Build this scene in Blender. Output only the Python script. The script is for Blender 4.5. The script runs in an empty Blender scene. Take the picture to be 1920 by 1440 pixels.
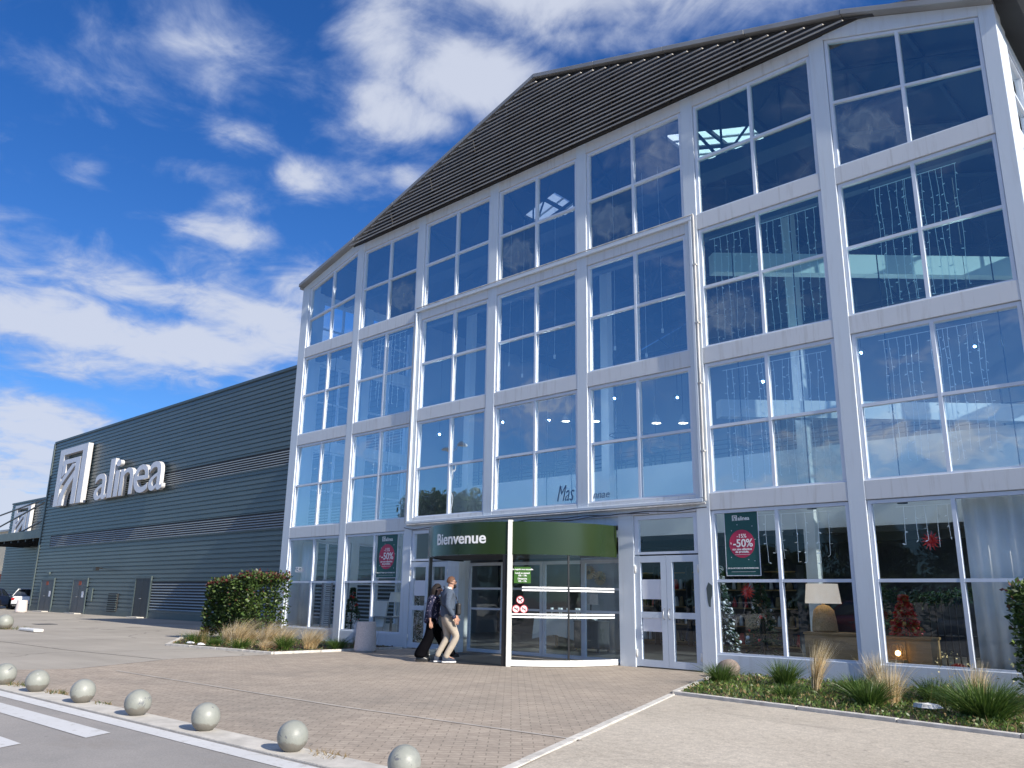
import bpy, bmesh, math, random
from mathutils import Vector, Matrix
R = math.radians
rng = random.Random(7)
S = bpy.context.scene
COL = S.collection

# ------------------------------------------------------------------ camera
CAM = Vector((23.32, -14.39, 1.303)); YAW, PIT, ROL = -0.7551631, 0.2567785, 0.0162409
cam = bpy.data.cameras.new('camera'); co = bpy.data.objects.new('camera', cam); COL.objects.link(co)
fw = Vector((math.sin(YAW)*math.cos(PIT), math.cos(YAW)*math.cos(PIT), math.sin(PIT)))
r0 = Vector((math.cos(YAW), -math.sin(YAW), 0)); u0 = r0.cross(fw)
rt = math.cos(ROL)*r0 + math.sin(ROL)*u0; up = -math.sin(ROL)*r0 + math.cos(ROL)*u0
co.matrix_world = Matrix(((rt.x, up.x, -fw.x, CAM.x), (rt.y, up.y, -fw.y, CAM.y), (rt.z, up.z, -fw.z, CAM.z), (0, 0, 0, 1)))
cam.sensor_width = 36; cam.lens = 1530.09/1920*36; cam.clip_end = 3000; cam.clip_start = .05
S.camera = co

# ------------------------------------------------------------------ light
SUN_EL, SUN_AZ = R(30), R(94.5)          # azimuth clockwise from +Y: almost exactly along the facade
sd = Vector((math.sin(SUN_AZ)*math.cos(SUN_EL), math.cos(SUN_AZ)*math.cos(SUN_EL), math.sin(SUN_EL)))
sl = bpy.data.lights.new('sun', 'SUN'); sl.energy = 4.2; sl.angle = R(.53); sl.color = (1, .93, .82)
so = bpy.data.objects.new('sun', sl); COL.objects.link(so); so.rotation_euler = (-sd).to_track_quat('-Z', 'Y').to_euler()
W = bpy.data.worlds.new('World'); S.world = W; W.use_nodes = True
S.view_settings.view_transform = 'Standard'; S.view_settings.look = 'None'; S.view_settings.exposure = 0.75; S.view_settings.gamma = 1

def world_sky():
    nt = W.node_tree; N = nt.nodes; L = nt.links; N.clear()
    out = N.new('ShaderNodeOutputWorld'); bg = N.new('ShaderNodeBackground'); bg.inputs[1].default_value = .12
    L.new(bg.outputs[0], out.inputs[0])
    sky = N.new('ShaderNodeTexSky'); sky.sky_type = 'NISHITA'; sky.sun_disc = False
    sky.sun_elevation = SUN_EL; sky.sun_rotation = SUN_AZ; sky.altitude = 100; sky.air_density = 1.0; sky.dust_density = .4; sky.ozone_density = 2.2
    hs = N.new('ShaderNodeMix'); hs.data_type = 'RGBA'; hs.blend_type = 'MULTIPLY'; hs.inputs[0].default_value = 1; L.new(sky.outputs[0], hs.inputs[6])
    def M(op, a, b=None, c=None, clamp=False):
        n = N.new('ShaderNodeMath'); n.operation = op; n.use_clamp = clamp
        for i, x in enumerate((a, b, c)):
            if x is None: continue
            if isinstance(x, (int, float)): n.inputs[i].default_value = x
            else: L.new(x, n.inputs[i])
        return n.outputs[0]
    tc = N.new('ShaderNodeTexCoord'); nv = N.new('ShaderNodeVectorMath'); nv.operation = 'NORMALIZE'; L.new(tc.outputs['Generated'], nv.inputs[0])
    sp = N.new('ShaderNodeSeparateXYZ'); L.new(nv.outputs[0], sp.inputs[0]); X, Y, Z = sp.outputs
    zc = M('ADD', M('MAXIMUM', Z, 0.0), .16)
    u = M('DIVIDE', X, zc); v = M('DIVIDE', Y, zc)
    cb = N.new('ShaderNodeCombineXYZ'); L.new(u, cb.inputs[0]); L.new(v, cb.inputs[1])
    def noise(scale, det, rough, dist, off):
        ad = N.new('ShaderNodeVectorMath'); ad.operation = 'ADD'; ad.inputs[1].default_value = off; L.new(cb.outputs[0], ad.inputs[0])
        n = N.new('ShaderNodeTexNoise'); n.inputs['Scale'].default_value = scale; n.inputs['Detail'].default_value = det
        n.inputs['Roughness'].default_value = rough; n.inputs['Distortion'].default_value = dist; L.new(ad.outputs[0], n.inputs['Vector']); return n.outputs[0]
    tn = N.new('ShaderNodeMapRange'); tn.inputs['From Min'].default_value = .10; tn.inputs['From Max'].default_value = .52; L.new(Z, tn.inputs['Value'])
    tm = N.new('ShaderNodeMix'); tm.data_type = 'RGBA'; L.new(tn.outputs[0], tm.inputs[0]); tm.inputs[6].default_value = (.25, .43, .68, 1); tm.inputs[7].default_value = (.135, .375, .72, 1); L.new(tm.outputs[2], hs.inputs[7])
    n1 = noise(2.3, 9, .58, .35, (3.1, 1.7, 0)); n2 = noise(1.1, 4, .5, .2, (9.1, 4.2, 0)); n3 = noise(6.5, 6, .6, .6, (1.1, 7.7, 0))
    az = M('MULTIPLY', M('ARCTAN2', X, Y), 57.2958); el = M('MULTIPLY', M('ARCSINE', Z), 57.2958)
    #        az    el   waz  wel  strength
    blobs = [(-69, 34, 8.5, 4.2, .40), (-71.5, 31.6, 5.5, 2.2, .34), (-64.5, 29.8, 2.6, 1.3, .46), (-77, 31.2, 4.5, 1.5, .32), (-73, 39, 10, 3.0, .30), (-62, 35, 3, 4, .22),
             (-46.5, 34.7, 5.5, 2.4, .62), (-53, 32.8, 4.2, 2.0, .48), (-54.5, 37, 4, 3, .40), (-49.5, 32.2, 4, 1.2, .44), (-40, 41, 12, 2.4, .58), (-24, 40.5, 13, 3.0, .62), (-10, 34, 4.5, 5, .50), (-36, 37.6, 6, 1.1, .32),
             (-59.3, 27.8, 2.0, 1.1, .42), (-67, 27.0, 4.2, 1.2, .30), (-64, 26, 3, 1.6, .24), (-73.4, 25.5, 1.4, .8, .30), (-51.5, 28.5, 1.6, .8, .26),
             (-64, 23.2, 3.6, 1.2, .42), (-61, 21.5, 3, 1.4, .36), (-70, 19.3, 5.5, 1.5, .62), (-65, 19.9, 4.0, 2.2, .58), (-74, 16.1, 7.0, 2.0, .72), (-67, 15.6, 6.5, 1.7, .74), (-60.5, 17.4, 4.6, 2.2, .66), (-59, 20.5, 2.6, 2.4, .44), (-70, 13.8, 6, 1.2, .62),
             (-74.5, 8.6, 5.5, 2.4, .76), (-75, 4.6, 7, 3.2, .72), (-66, 11.2, 3, .6, .25), (-58, 9, 2, .9, .2), (-85, 14, 8, 4, .4), (-95, 25, 9, 5, .3), (-50, 15, 3, 1.5, .3),
             (-141, 13, 4, 1.6, .30), (-163, 9, 9, 3, .40), (-118, 33, 9, 4, .25), (170, 12, 12, 4, .34), (140, 30, 16, 8, .3), (180, 60, 95, 15, .85), (-110, 62, 40, 13, .7), (90, 20, 25, 8, .2), (30, 25, 25, 9, .3)]  # the high banks overhead are out of view, added to brighten the facade
    tot = None
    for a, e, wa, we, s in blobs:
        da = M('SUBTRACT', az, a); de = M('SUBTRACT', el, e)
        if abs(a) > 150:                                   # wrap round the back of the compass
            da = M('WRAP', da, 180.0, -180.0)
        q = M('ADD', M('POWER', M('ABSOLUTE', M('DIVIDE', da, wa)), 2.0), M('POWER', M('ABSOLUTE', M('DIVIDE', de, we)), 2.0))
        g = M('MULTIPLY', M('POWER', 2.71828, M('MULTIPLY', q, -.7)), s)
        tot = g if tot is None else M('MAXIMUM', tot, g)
    dens = M('ADD', M('ADD', M('MULTIPLY', M('SUBTRACT', n1, .5), 1.9), M('MULTIPLY', M('SUBTRACT', n3, .5), 1.25)), M('MULTIPLY', tot, 1.38))
    def ss(val, lo, hi):
        mr = N.new('ShaderNodeMapRange'); mr.interpolation_type = 'SMOOTHSTEP'; mr.inputs['From Min'].default_value = lo; mr.inputs['From Max'].default_value = hi
        L.new(val, mr.inputs['Value']); return mr.outputs[0]
    cov = M('MULTIPLY', ss(dens, .11, .92), .93)
    shade = ss(M('ADD', M('MULTIPLY', M('SUBTRACT', n2, .5), .8), dens), .25, .85)
    cc = N.new('ShaderNodeMix'); cc.data_type = 'RGBA'; L.new(shade, cc.inputs[0]); cc.inputs[6].default_value = (2.0, 2.5, 3.8, 1); cc.inputs[7].default_value = (3.2, 3.45, 4.1, 1)
    mx = N.new('ShaderNodeMix'); mx.data_type = 'RGBA'; L.new(cov, mx.inputs[0]); L.new(hs.outputs[2], mx.inputs[6]); L.new(cc.outputs[2], mx.inputs[7])
    L.new(mx.outputs[2], bg.inputs[0])
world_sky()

# ------------------------------------------------------------------ materials
MATS = {}
def nodes(name):
    m = bpy.data.materials.new(name); m.use_nodes = True; MATS[name] = m
    nt = m.node_tree; nt.nodes.clear(); o = nt.nodes.new('ShaderNodeOutputMaterial'); return m, nt.nodes, nt.links, o
def ramp(N, L, val, stops):
    r = N.new('ShaderNodeValToRGB'); e = r.color_ramp.elements
    while len(e) < len(stops): e.new(.5)
    for i, (p, c) in enumerate(stops): e[i].position = p; e[i].color = (*c, 1)
    L.new(val, r.inputs[0]); return r.outputs[0]
def coords(N, L, scale=(1, 1, 1), rot=(0, 0, 0), kind='Object'):
    t = N.new('ShaderNodeTexCoord'); mp = N.new('ShaderNodeMapping'); mp.inputs['Scale'].default_value = scale; mp.inputs['Rotation'].default_value = rot
    L.new(t.outputs[kind], mp.inputs[0]); return mp.outputs[0]
def ntex(N, L, vec, scale, det=5, rough=.55, dist=0):
    n = N.new('ShaderNodeTexNoise'); n.inputs['Scale'].default_value = scale; n.inputs['Detail'].default_value = det
    n.inputs['Roughness'].default_value = rough; n.inputs['Distortion'].default_value = dist; L.new(vec, n.inputs['Vector']); return n.outputs[0]
def mixc(N, L, fac, a, b, blend='MIX'):
    m = N.new('ShaderNodeMix'); m.data_type = 'RGBA'; m.blend_type = blend
    for i, x in ((0, fac), (6, a), (7, b)):
        if isinstance(x, (int, float)): m.inputs[i].default_value = x
        elif isinstance(x, tuple): m.inputs[i].default_value = (*x, 1)
        else: L.new(x, m.inputs[i])
    return m.outputs[2]
def bump(N, L, h, strength, dist=.02):
    b = N.new('ShaderNodeBump'); b.inputs['Strength'].default_value = strength; b.inputs['Distance'].default_value = dist; L.new(h, b.inputs['Height']); return b.outputs[0]
def pbsdf(N, L, o, color, rough=.5, metal=0, normal=None, spec=.5, emit=None, es=0, trans=0, sss=None):
    p = N.new('ShaderNodeBsdfPrincipled')
    if isinstance(color, tuple): p.inputs['Base Color'].default_value = (*color, 1)
    else: L.new(color, p.inputs['Base Color'])
    if isinstance(rough, (int, float)): p.inputs['Roughness'].default_value = rough
    else: L.new(rough, p.inputs['Roughness'])
    p.inputs['Metallic'].default_value = metal; p.inputs['Specular IOR Level'].default_value = spec
    if normal is not None: L.new(normal, p.inputs['Normal'])
    if emit: p.inputs['Emission Color'].default_value = (*emit, 1); p.inputs['Emission Strength'].default_value = es
    L.new(p.outputs[0], o.inputs[0]); return p
def plain(name, c, rough=.5, metal=0, var=.12, scale=4, bs=0, spec=.5, emit=None, es=0, stretch=(1, 1, 1)):
    m, N, L, o = nodes(name); v = coords(N, L, stretch)
    n = ntex(N, L, v, scale, 6)
    col = ramp(N, L, n, [(.25, tuple(x*(1-var) for x in c)), (.75, tuple(min(1, x*(1+var)) for x in c))])
    nm = bump(N, L, ntex(N, L, v, scale*8, 4), bs) if bs else None
    pbsdf(N, L, o, col, rough, metal, nm, spec, emit, es); return m

def frame_paint(name, ca, cb_, dirt):
    m, N, L, o = nodes(name)
    v = coords(N, L); big = ntex(N, L, v, .9, 5); st = ntex(N, L, coords(N, L, (9, 9, .7)), 1.0, 6, .65); sp = ntex(N, L, v, 16, 5, .7)
    c = mixc(N, L, big, ca, cb_)
    f = ramp(N, L, st, [(.52, (0, 0, 0)), (.78, (dirt,)*3)]); c = mixc(N, L, f, c, (.34, .32, .29))
    f2 = ramp(N, L, sp, [(.70, (0, 0, 0)), (.76, (.7, .7, .7))]); c = mixc(N, L, f2, c, (.30, .27, .24))
    pbsdf(N, L, o, c, .42, 0, bump(N, L, sp, .04)); return m
frame_paint('frame_paint', (.60, .66, .725), (.655, .71, .765), .28); frame_paint('beam_paint', (.60, .625, .655), (.68, .695, .715), .55)
plain('window_alu', (.64, .70, .80), .35, 0, .06, 2)
plain('door_alu', (.58, .65, .74), .35, 0, .06, 2)
plain('white_paint', (.78, .77, .73), .4, 0, .08, 3, .03)
plain('stained_pipe', (.50, .49, .47), .5, 0, .35, 6, .08, stretch=(1, 1, .4))
plain('black_paint', (.012, .012, .014), .35, 0, .2, 3)
plain('dark_metal', (.03, .033, .038), .5, .3, .2, 3)
plain('wing_trim', (.075, .10, .10), .45, 0, .12, 2)
plain('louvre_dark', (.03, .028, .028), .7, 0, .2, 3)
plain('roof_metal', (.40, .40, .40), .5, .1, .15, .6)
plain('verge_metal', (.30, .30, .30), .45, .2, .2, .8)
plain('interior_wall', (.30, .31, .32), .8, 0, .06, .6)
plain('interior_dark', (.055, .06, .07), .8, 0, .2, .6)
plain('interior_floor', (.16, .15, .14), .35, 0, .15, .8)
plain('interior_beam', (.62, .63, .62), .6, 0, .05, .6)
plain('truss_steel', (.05, .06, .075), .6, 0, .15, 1)
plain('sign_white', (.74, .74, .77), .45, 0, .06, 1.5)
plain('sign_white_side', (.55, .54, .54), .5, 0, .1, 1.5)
plain('letter_white', (.85, .85, .85), .4, 0, .01, 1)
plain('drum_green', (.018, .034, .008), .22, 0, .12, .7, 0, .6)
plain('poster_green', (.012, .085, .08), .45, 0, .06, 2)
plain('poster_red', (.50, .03, .09), .45, 0, .05, 2)
plain('sticker_red', (.55, .04, .05), .4)
plain('sticker_green', (.05, .14, .02), .4)
plain('paper', (.72, .75, .82), .6, 0, .03, 2)
plain('kerb_concrete', (.52, .49, .44), .9, 0, .22, 5, .25)
plain('strip_concrete', (.56, .53, .48), .9, 0, .3, 7, .2)
plain('pale_joint', (.42, .38, .335), .9, 0, .25, 3, .1)
plain('drum_pot', (.62, .55, .52), .9, 0, .3, 60, .4)
plain('stone', (.25, .20, .17), .85, 0, .5, 6, .3)
plain('trunk', (.09, .065, .045), .9, 0, .4, 8, .4)
plain('wood', (.34, .21, .085), .6, 0, .3, 3, .1, stretch=(1, 1, 6))
plain('wicker', (.34, .24, .12), .8, 0, .35, 40, .5)
plain('shade_fabric', (.80, .77, .70), .9, 0, .05, 6, emit=(1, .80, .56), es=.22)
plain('curtain_fabric', (.80, .81, .79), .9, 0, .07, 2, .05)
plain('tablecloth', (.55, .60, .64), .9, 0, .06, 4)
plain('red_ornament', (.60, .02, .018), .4, 0, .35, 20)
plain('gold_ornament', (.40, .24, .06), .35, .5, .3, 12)
plain('fir_green', (.02, .07, .03), .8, 0, .5, 8)
plain('bulb_white', (.80, .84, .86), .3, 0, .02, 4)
plain('led_string', (.85, .88, .9), .3, 0, .02, 4, emit=(.75, .88, 1), es=.06)
plain('warm_bulb', (1, .8, .5), .4, emit=(1, .62, .25), es=7)
plain('spot_lens', (1, .9, .75), .4, emit=(1, .80, .58), es=420)
plain('globe_light', (1, 1, 1), .4, emit=(.80, .92, 1), es=2200)
plain('lamp_lens', (1, .95, .85), .4, emit=(1, .86, .66), es=6)
plain('rubber', (.014, .014, .015), .8)
plain('tail_red', (.35, .01, .012), .25)
plain('ink_blue', (.06, .13, .26))
plain('alloy', (.45, .46, .48), .3, .8)
plain('beige_render', (.62, .55, .42), .9, 0, .08, 1)
plain('orange_band', (.33, .07, .03), .7, 0, .1, 1)
plain('canopy_metal', (.14, .17, .15), .5, 0, .12, 1)
plain('door_steel', (.075, .08, .085), .5, 0, .15, 2)
plain('skin', (.48, .27, .19), .5, 0, .08, 12)
plain('hair_brown', (.12, .055, .03), .7, 0, .35, 60, .3)
plain('hair_dark', (.012, .007, .006), .8, 0, .35, 60, .3)
plain('sweater_blue', (.075, .10, .145), .9, 0, .18, 30, .4)
plain('trousers_beige', (.40, .345, .28), .9, 0, .12, 14, .3)
plain('trousers_black', (.0035, .0035, .005), .95, 0, .2, 10, .1, .05)
plain('shoe_navy', (.02, .03, .055), .7, 0, .2, 20)
plain('sole_white', (.70, .70, .70), .6)
plain('bag_black', (.02, .018, .018), .5, 0, .2, 12)
plain('litter_white', (.75, .75, .75), .6)
plain('soil', (.055, .042, .03), .95, 0, .4, 9, .6)

def blouse():
    m, N, L, o = nodes('blouse_floral'); v = coords(N, L)
    vo = N.new('ShaderNodeTexVoronoi'); vo.inputs['Scale'].default_value = 24; L.new(v, vo.inputs['Vector'])
    f = ramp(N, L, vo.outputs['Distance'], [(.26, (1, 1, 1)), (.40, (0, 0, 0))])
    sel = ramp(N, L, ntex(N, L, v, 14, 2), [(.45, (0, 0, 0)), (.52, (1, 1, 1))])
    c = mixc(N, L, mixc(N, L, 1.0, f, sel, 'MULTIPLY'), (.012, .014, .045), (.42, .36, .42)); pbsdf(N, L, o, c, .85); return m
blouse()
def corrugated(name, c1, c2):
    m, N, L, o = nodes(name); v = coords(N, L); n = ntex(N, L, coords(N, L, (.25, .25, 1.2)), 1.4, 6, .6); n2 = ntex(N, L, v, 18, 4)
    c = ramp(N, L, n, [(.3, c1), (.7, c2)])
    st = ramp(N, L, ntex(N, L, coords(N, L, (4, 4, .35)), 1, 5, .65), [(.60, (0, 0, 0)), (.8, (.45, .45, .45))])
    c = mixc(N, L, st, c, (.16, .165, .16)); pbsdf(N, L, o, c, .38, 0, bump(N, L, n2, .03)); return m
corrugated('wing_metal', (.085, .112, .115), (.108, .140, .142))
corrugated('band_metal', (.22, .25, .25), (.30, .33, .33))
def slat():
    m, N, L, o = nodes('slat_metal'); n = ntex(N, L, coords(N, L, (.6, 3, 3)), 2, 6, .65); c = ramp(N, L, n, [(.3, (.30, .275, .25)), (.7, (.50, .47, .43))])
    pbsdf(N, L, o, c, .5); return m
slat()
def glass(name, tint, base, smear=False, wave=.022, dust=1.0):
    m, N, L, o = nodes(name)
    tr = N.new('ShaderNodeBsdfTransparent'); tr.inputs[0].default_value = (*tint, 1)
    gl = N.new('ShaderNodeBsdfGlossy'); gl.inputs['Roughness'].default_value = .0; gl.inputs['Color'].default_value = (.93, .97, 1, 1)
    v = coords(N, L); nm = bump(N, L, ntex(N, L, v, 1.3, 2, .4), wave, .25); L.new(nm, gl.inputs['Normal'])
    lf = N.new('ShaderNodeLayerWeight'); lf.inputs['Blend'].default_value = .5; pw = N.new('ShaderNodeMath'); pw.operation = 'POWER'; L.new(lf.outputs['Facing'], pw.inputs[0]); pw.inputs[1].default_value = 5.0
    lw = N.new('ShaderNodeMath'); lw.operation = 'MULTIPLY_ADD'; L.new(pw.outputs[0], lw.inputs[0]); lw.inputs[1].default_value = .95; lw.inputs[2].default_value = .045
    mr = N.new('ShaderNodeMapRange'); mr.inputs['To Min'].default_value = base; mr.inputs['To Max'].default_value = 1; L.new(lw.outputs[0], mr.inputs[0])
    mx = N.new('ShaderNodeMixShader'); L.new(mr.outputs[0], mx.inputs[0]); L.new(tr.outputs[0], mx.inputs[1]); L.new(gl.outputs[0], mx.inputs[2]); res = mx.outputs[0]
    # thin film of dust everywhere, and a chalky bloom in failed double glazing
    df = N.new('ShaderNodeBsdfDiffuse'); df.inputs[0].default_value = (.55, .62, .62, 1)
    if smear:
        uv = N.new('ShaderNodeUVMap'); a = ntex(N, L, uv.outputs[0], 1.7, 6, .6, .55)
        mp = N.new('ShaderNodeMapping'); mp.inputs['Location'].default_value = (-.5, -.5, 0); mp.inputs['Scale'].default_value = (1, 1, 1); L.new(uv.outputs[0], mp.inputs[0])
        ln = N.new('ShaderNodeVectorMath'); ln.operation = 'LENGTH'; L.new(mp.outputs[0], ln.inputs[0])
        ad = N.new('ShaderNodeMath'); ad.operation = 'MULTIPLY_ADD'; L.new(a, ad.inputs[0]); ad.inputs[1].default_value = 1.5; ad.inputs[2].default_value = -.38
        sb = N.new('ShaderNodeMath'); sb.operation = 'SUBTRACT'; L.new(ad.outputs[0], sb.inputs[0]); L.new(ln.outputs['Value'], sb.inputs[1])
        vs_ = N.new('ShaderNodeMapping'); vs_.inputs['Scale'].default_value = (5.5, .8, 1); L.new(uv.outputs[0], vs_.inputs[0]); stv = ntex(N, L, vs_.outputs[0], 1.2, 5, .6, .3)
        soft = N.new('ShaderNodeMapRange'); soft.interpolation_type = 'SMOOTHSTEP'; soft.inputs['From Min'].default_value = -.16; soft.inputs['From Max'].default_value = .24; L.new(sb.outputs[0], soft.inputs['Value'])
        mu = N.new('ShaderNodeMath'); mu.operation = 'MULTIPLY'; L.new(soft.outputs[0], mu.inputs[0]); L.new(ramp(N, L, stv, [(.30, (.25, .25, .25)), (.70, (1, 1, 1))]), mu.inputs[1])
        fc = ramp(N, L, mu.outputs[0], [(.0, (.03, .03, .03)), (.35, (.30, .30, .30)), (.55, (.16, .16, .16)), (1.0, (.46, .46, .46))])
    else:
        a = ntex(N, L, coords(N, L, (1.4, 1.4, .5)), 1.6, 6, .6); fc = ramp(N, L, a, [(.4, (.015*dust,)*3), (.8, (.06*dust,)*3)])
    m2 = N.new('ShaderNodeMixShader'); L.new(fc, m2.inputs[0]); L.new(res, m2.inputs[1]); L.new(df.outputs[0], m2.inputs[2]); L.new(m2.outputs[0], o.inputs[0]); return m
glass('glass', (.74, .90, 1.0), .42, dust=.5); glass('glass_smeared', (.55, .70, .76), .28, True)
glass('glass_clear', (.92, .95, .95), .0, dust=.15); glass('glass_ground', (.93, .96, .97), .004, wave=.012, dust=.12)
glass('car_glass', (.10, .12, .14), .12); glass('glass_upper', (.50, .78, .80), .22, dust=.6)
def car_paint(name, c):
    m, N, L, o = nodes(name); p = pbsdf(N, L, o, c, .3); p.inputs['Coat Weight'].default_value = .8; p.inputs['Coat Roughness'].default_value = .06; return m
car_paint('car_blue', (.012, .02, .06)); car_paint('car_white', (.68, .69, .70)); car_paint('car_grey', (.20, .21, .22)); car_paint('car_red', (.25, .02, .02))
def asphalt():
    m, N, L, o = nodes('asphalt'); v = coords(N, L); n = ntex(N, L, v, .22, 6, .6); f = ntex(N, L, v, 55, 4, .7); s = ntex(N, L, coords(N, L, (.15, 1.6, 1)), 1, 5, .6)
    c = ramp(N, L, n, [(.35, (.37, .335, .285)), (.65, (.48, .435, .375))]); c = mixc(N, L, .5, c, ramp(N, L, s, [(.3, (.72, .72, .72)), (.7, (1, 1, 1))]), 'MULTIPLY')
    c = mixc(N, L, .6, c, ramp(N, L, f, [(.3, (.62, .62, .62)), (.7, (1.0, 1.0, 1.0))]), 'MULTIPLY')
    cr = N.new('ShaderNodeTexVoronoi'); cr.feature = 'DISTANCE_TO_EDGE'; cr.inputs['Scale'].default_value = .16
    ds = N.new('ShaderNodeVectorMath'); ds.operation = 'ADD'; wn = N.new('ShaderNodeTexNoise'); wn.inputs['Scale'].default_value = .9; wn.inputs['Detail'].default_value = 6; L.new(v, wn.inputs['Vector'])
    L.new(v, ds.inputs[0]); L.new(wn.outputs['Color'], ds.inputs[1]); L.new(ds.outputs[0], cr.inputs['Vector'])
    c = mixc(N, L, ramp(N, L, cr.outputs['Distance'], [(.0, (.55, .55, .55)), (.006, (0, 0, 0))]), c, (.07, .065, .06))
    pbsdf(N, L, o, c, .9, 0, bump(N, L, f, .35, .01)); return m
asphalt()
def road():
    m, N, L, o = nodes('road_asphalt'); v = coords(N, L); n = ntex(N, L, v, .5, 6, .6); f = ntex(N, L, v, 70, 3, .75); sp = ntex(N, L, v, 16, 3, .7)
    c = ramp(N, L, n, [(.35, (.30, .285, .27)), (.65, (.40, .37, .345))]); c = mixc(N, L, .7, c, ramp(N, L, f, [(.3, (.6, .6, .6)), (.7, (1, 1, 1))]), 'MULTIPLY')
    c = mixc(N, L, ramp(N, L, sp, [(.70, (0, 0, 0)), (.74, (.6, .6, .6))]), c, (.12, .11, .10))
    sv = ntex(N, L, coords(N, L, (.7, 1.1, 1)), .55, 7, .68, .8); c = mixc(N, L, ramp(N, L, sv, [(.55, (0, 0, 0)), (.66, (.34, .34, .34))]), c, (.20, .175, .15))
    so_ = ntex(N, L, coords(N, L), 2.6, 3, .5); c = mixc(N, L, ramp(N, L, so_, [(.74, (0, 0, 0)), (.78, (.55, .55, .55))]), c, (.13, .115, .10))
    sg = N.new('ShaderNodeTexVoronoi'); sg.inputs['Scale'].default_value = 2.2; L.new(coords(N, L), sg.inputs['Vector']); c = mixc(N, L, ramp(N, L, sg.outputs['Distance'], [(.045, (.7, .7, .7)), (.06, (0, 0, 0))]), c, (.16, .15, .14))
    pbsdf(N, L, o, c, .9, 0, bump(N, L, f, .4, .01)); return m
road()
def pavers():
    m, N, L, o = nodes('pavers'); v = coords(N, L, (1, 1, 1), (0, 0, R(-43)))
    b = N.new('ShaderNodeTexBrick'); b.inputs['Scale'].default_value = 1; b.inputs['Brick Width'].default_value = .21; b.inputs['Row Height'].default_value = .105; b.inputs['Mortar Size'].default_value = .007; b.inputs['Mortar Smooth'].default_value = .3
    b.inputs['Color1'].default_value = (.45, .39, .325, 1); b.inputs['Color2'].default_value = (.52, .455, .38, 1); b.inputs['Mortar'].default_value = (.30, .26, .215, 1); L.new(v, b.inputs['Vector'])
    w = coords(N, L); n = ntex(N, L, w, .3, 6, .6); n2 = ntex(N, L, w, 3.0, 6, .7); f = ntex(N, L, w, 60, 3, .7)
    c = mixc(N, L, .85, b.outputs[0], ramp(N, L, n, [(.3, (.72, .71, .70)), (.7, (1.08, 1.02, .97))]), 'MULTIPLY')
    c = mixc(N, L, .8, c, ramp(N, L, n2, [(.3, (.74, .74, .74)), (.65, (1.05, 1.05, 1.05))]), 'MULTIPLY')
    c = mixc(N, L, .5, c, ramp(N, L, f, [(.3, (.6, .6, .6)), (.7, (1, 1, 1))]), 'MULTIPLY'); g = ntex(N, L, coords(N, L, (1, 3.2, 1), (0, 0, R(-43))), 7, 5, .7); c = mixc(N, L, .55, c, ramp(N, L, g, [(.36, (.70, .69, .68)), (.60, (1.06, 1.05, 1.04))]), 'MULTIPLY')
    sv = ntex(N, L, coords(N, L, (.7, 1.1, 1)), .55, 7, .68, .8); c = mixc(N, L, ramp(N, L, sv, [(.55, (0, 0, 0)), (.66, (.34, .34, .34))]), c, (.20, .175, .15))
    so_ = ntex(N, L, coords(N, L), 2.6, 3, .5); c = mixc(N, L, ramp(N, L, so_, [(.74, (0, 0, 0)), (.78, (.55, .55, .55))]), c, (.13, .115, .10))
    sg = N.new('ShaderNodeTexVoronoi'); sg.inputs['Scale'].default_value = 2.2; L.new(coords(N, L), sg.inputs['Vector']); c = mixc(N, L, ramp(N, L, sg.outputs['Distance'], [(.045, (.7, .7, .7)), (.06, (0, 0, 0))]), c, (.16, .15, .14))
    pbsdf(N, L, o, c, .9, 0, bump(N, L, mixc(N, L, .5, b.outputs['Fac'], f), -.4, .006)); return m
pavers()
def exposed():
    m, N, L, o = nodes('exposed_concrete'); w = coords(N, L); n = ntex(N, L, w, .5, 6, .6); f = ntex(N, L, w, 38, 4, .8); g = ntex(N, L, w, 9, 5, .75)
    c = ramp(N, L, n, [(.3, (.53, .47, .385)), (.7, (.64, .575, .48))]); c = mixc(N, L, .8, c, ramp(N, L, f, [(.3, (.5, .5, .5)), (.7, (1.1, 1.1, 1.1))]), 'MULTIPLY')
    c = mixc(N, L, .7, c, ramp(N, L, g, [(.36, (.74, .73, .72)), (.62, (1.08, 1.06, 1.04))]), 'MULTIPLY')
    sv = ntex(N, L, coords(N, L, (.7, 1.1, 1)), .55, 7, .68, .8); c = mixc(N, L, ramp(N, L, sv, [(.55, (0, 0, 0)), (.66, (.34, .34, .34))]), c, (.20, .175, .15))
    so_ = ntex(N, L, coords(N, L), 2.6, 3, .5); c = mixc(N, L, ramp(N, L, so_, [(.74, (0, 0, 0)), (.78, (.55, .55, .55))]), c, (.13, .115, .10))
    sg = N.new('ShaderNodeTexVoronoi'); sg.inputs['Scale'].default_value = 2.2; L.new(coords(N, L), sg.inputs['Vector']); c = mixc(N, L, ramp(N, L, sg.outputs['Distance'], [(.045, (.7, .7, .7)), (.06, (0, 0, 0))]), c, (.16, .15, .14))
    pbsdf(N, L, o, c, .92, 0, bump(N, L, f, .5, .008)); return m
exposed()
def paint_line():
    m, N, L, o = nodes('road_paint'); w = coords(N, L); n = ntex(N, L, w, 9, 6, .75); n2 = ntex(N, L, w, 1.1, 4)
    c = mixc(N, L, ramp(N, L, n, [(.55, (0, 0, 0)), (.68, (.85, .85, .85))]), (.62, .62, .62), (.40, .38, .35)); c = mixc(N, L, .4, c, ramp(N, L, n2, [(.3, (.75, .75, .75)), (.7, (1, 1, 1))]), 'MULTIPLY')
    pbsdf(N, L, o, c, .8); return m
paint_line()
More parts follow.
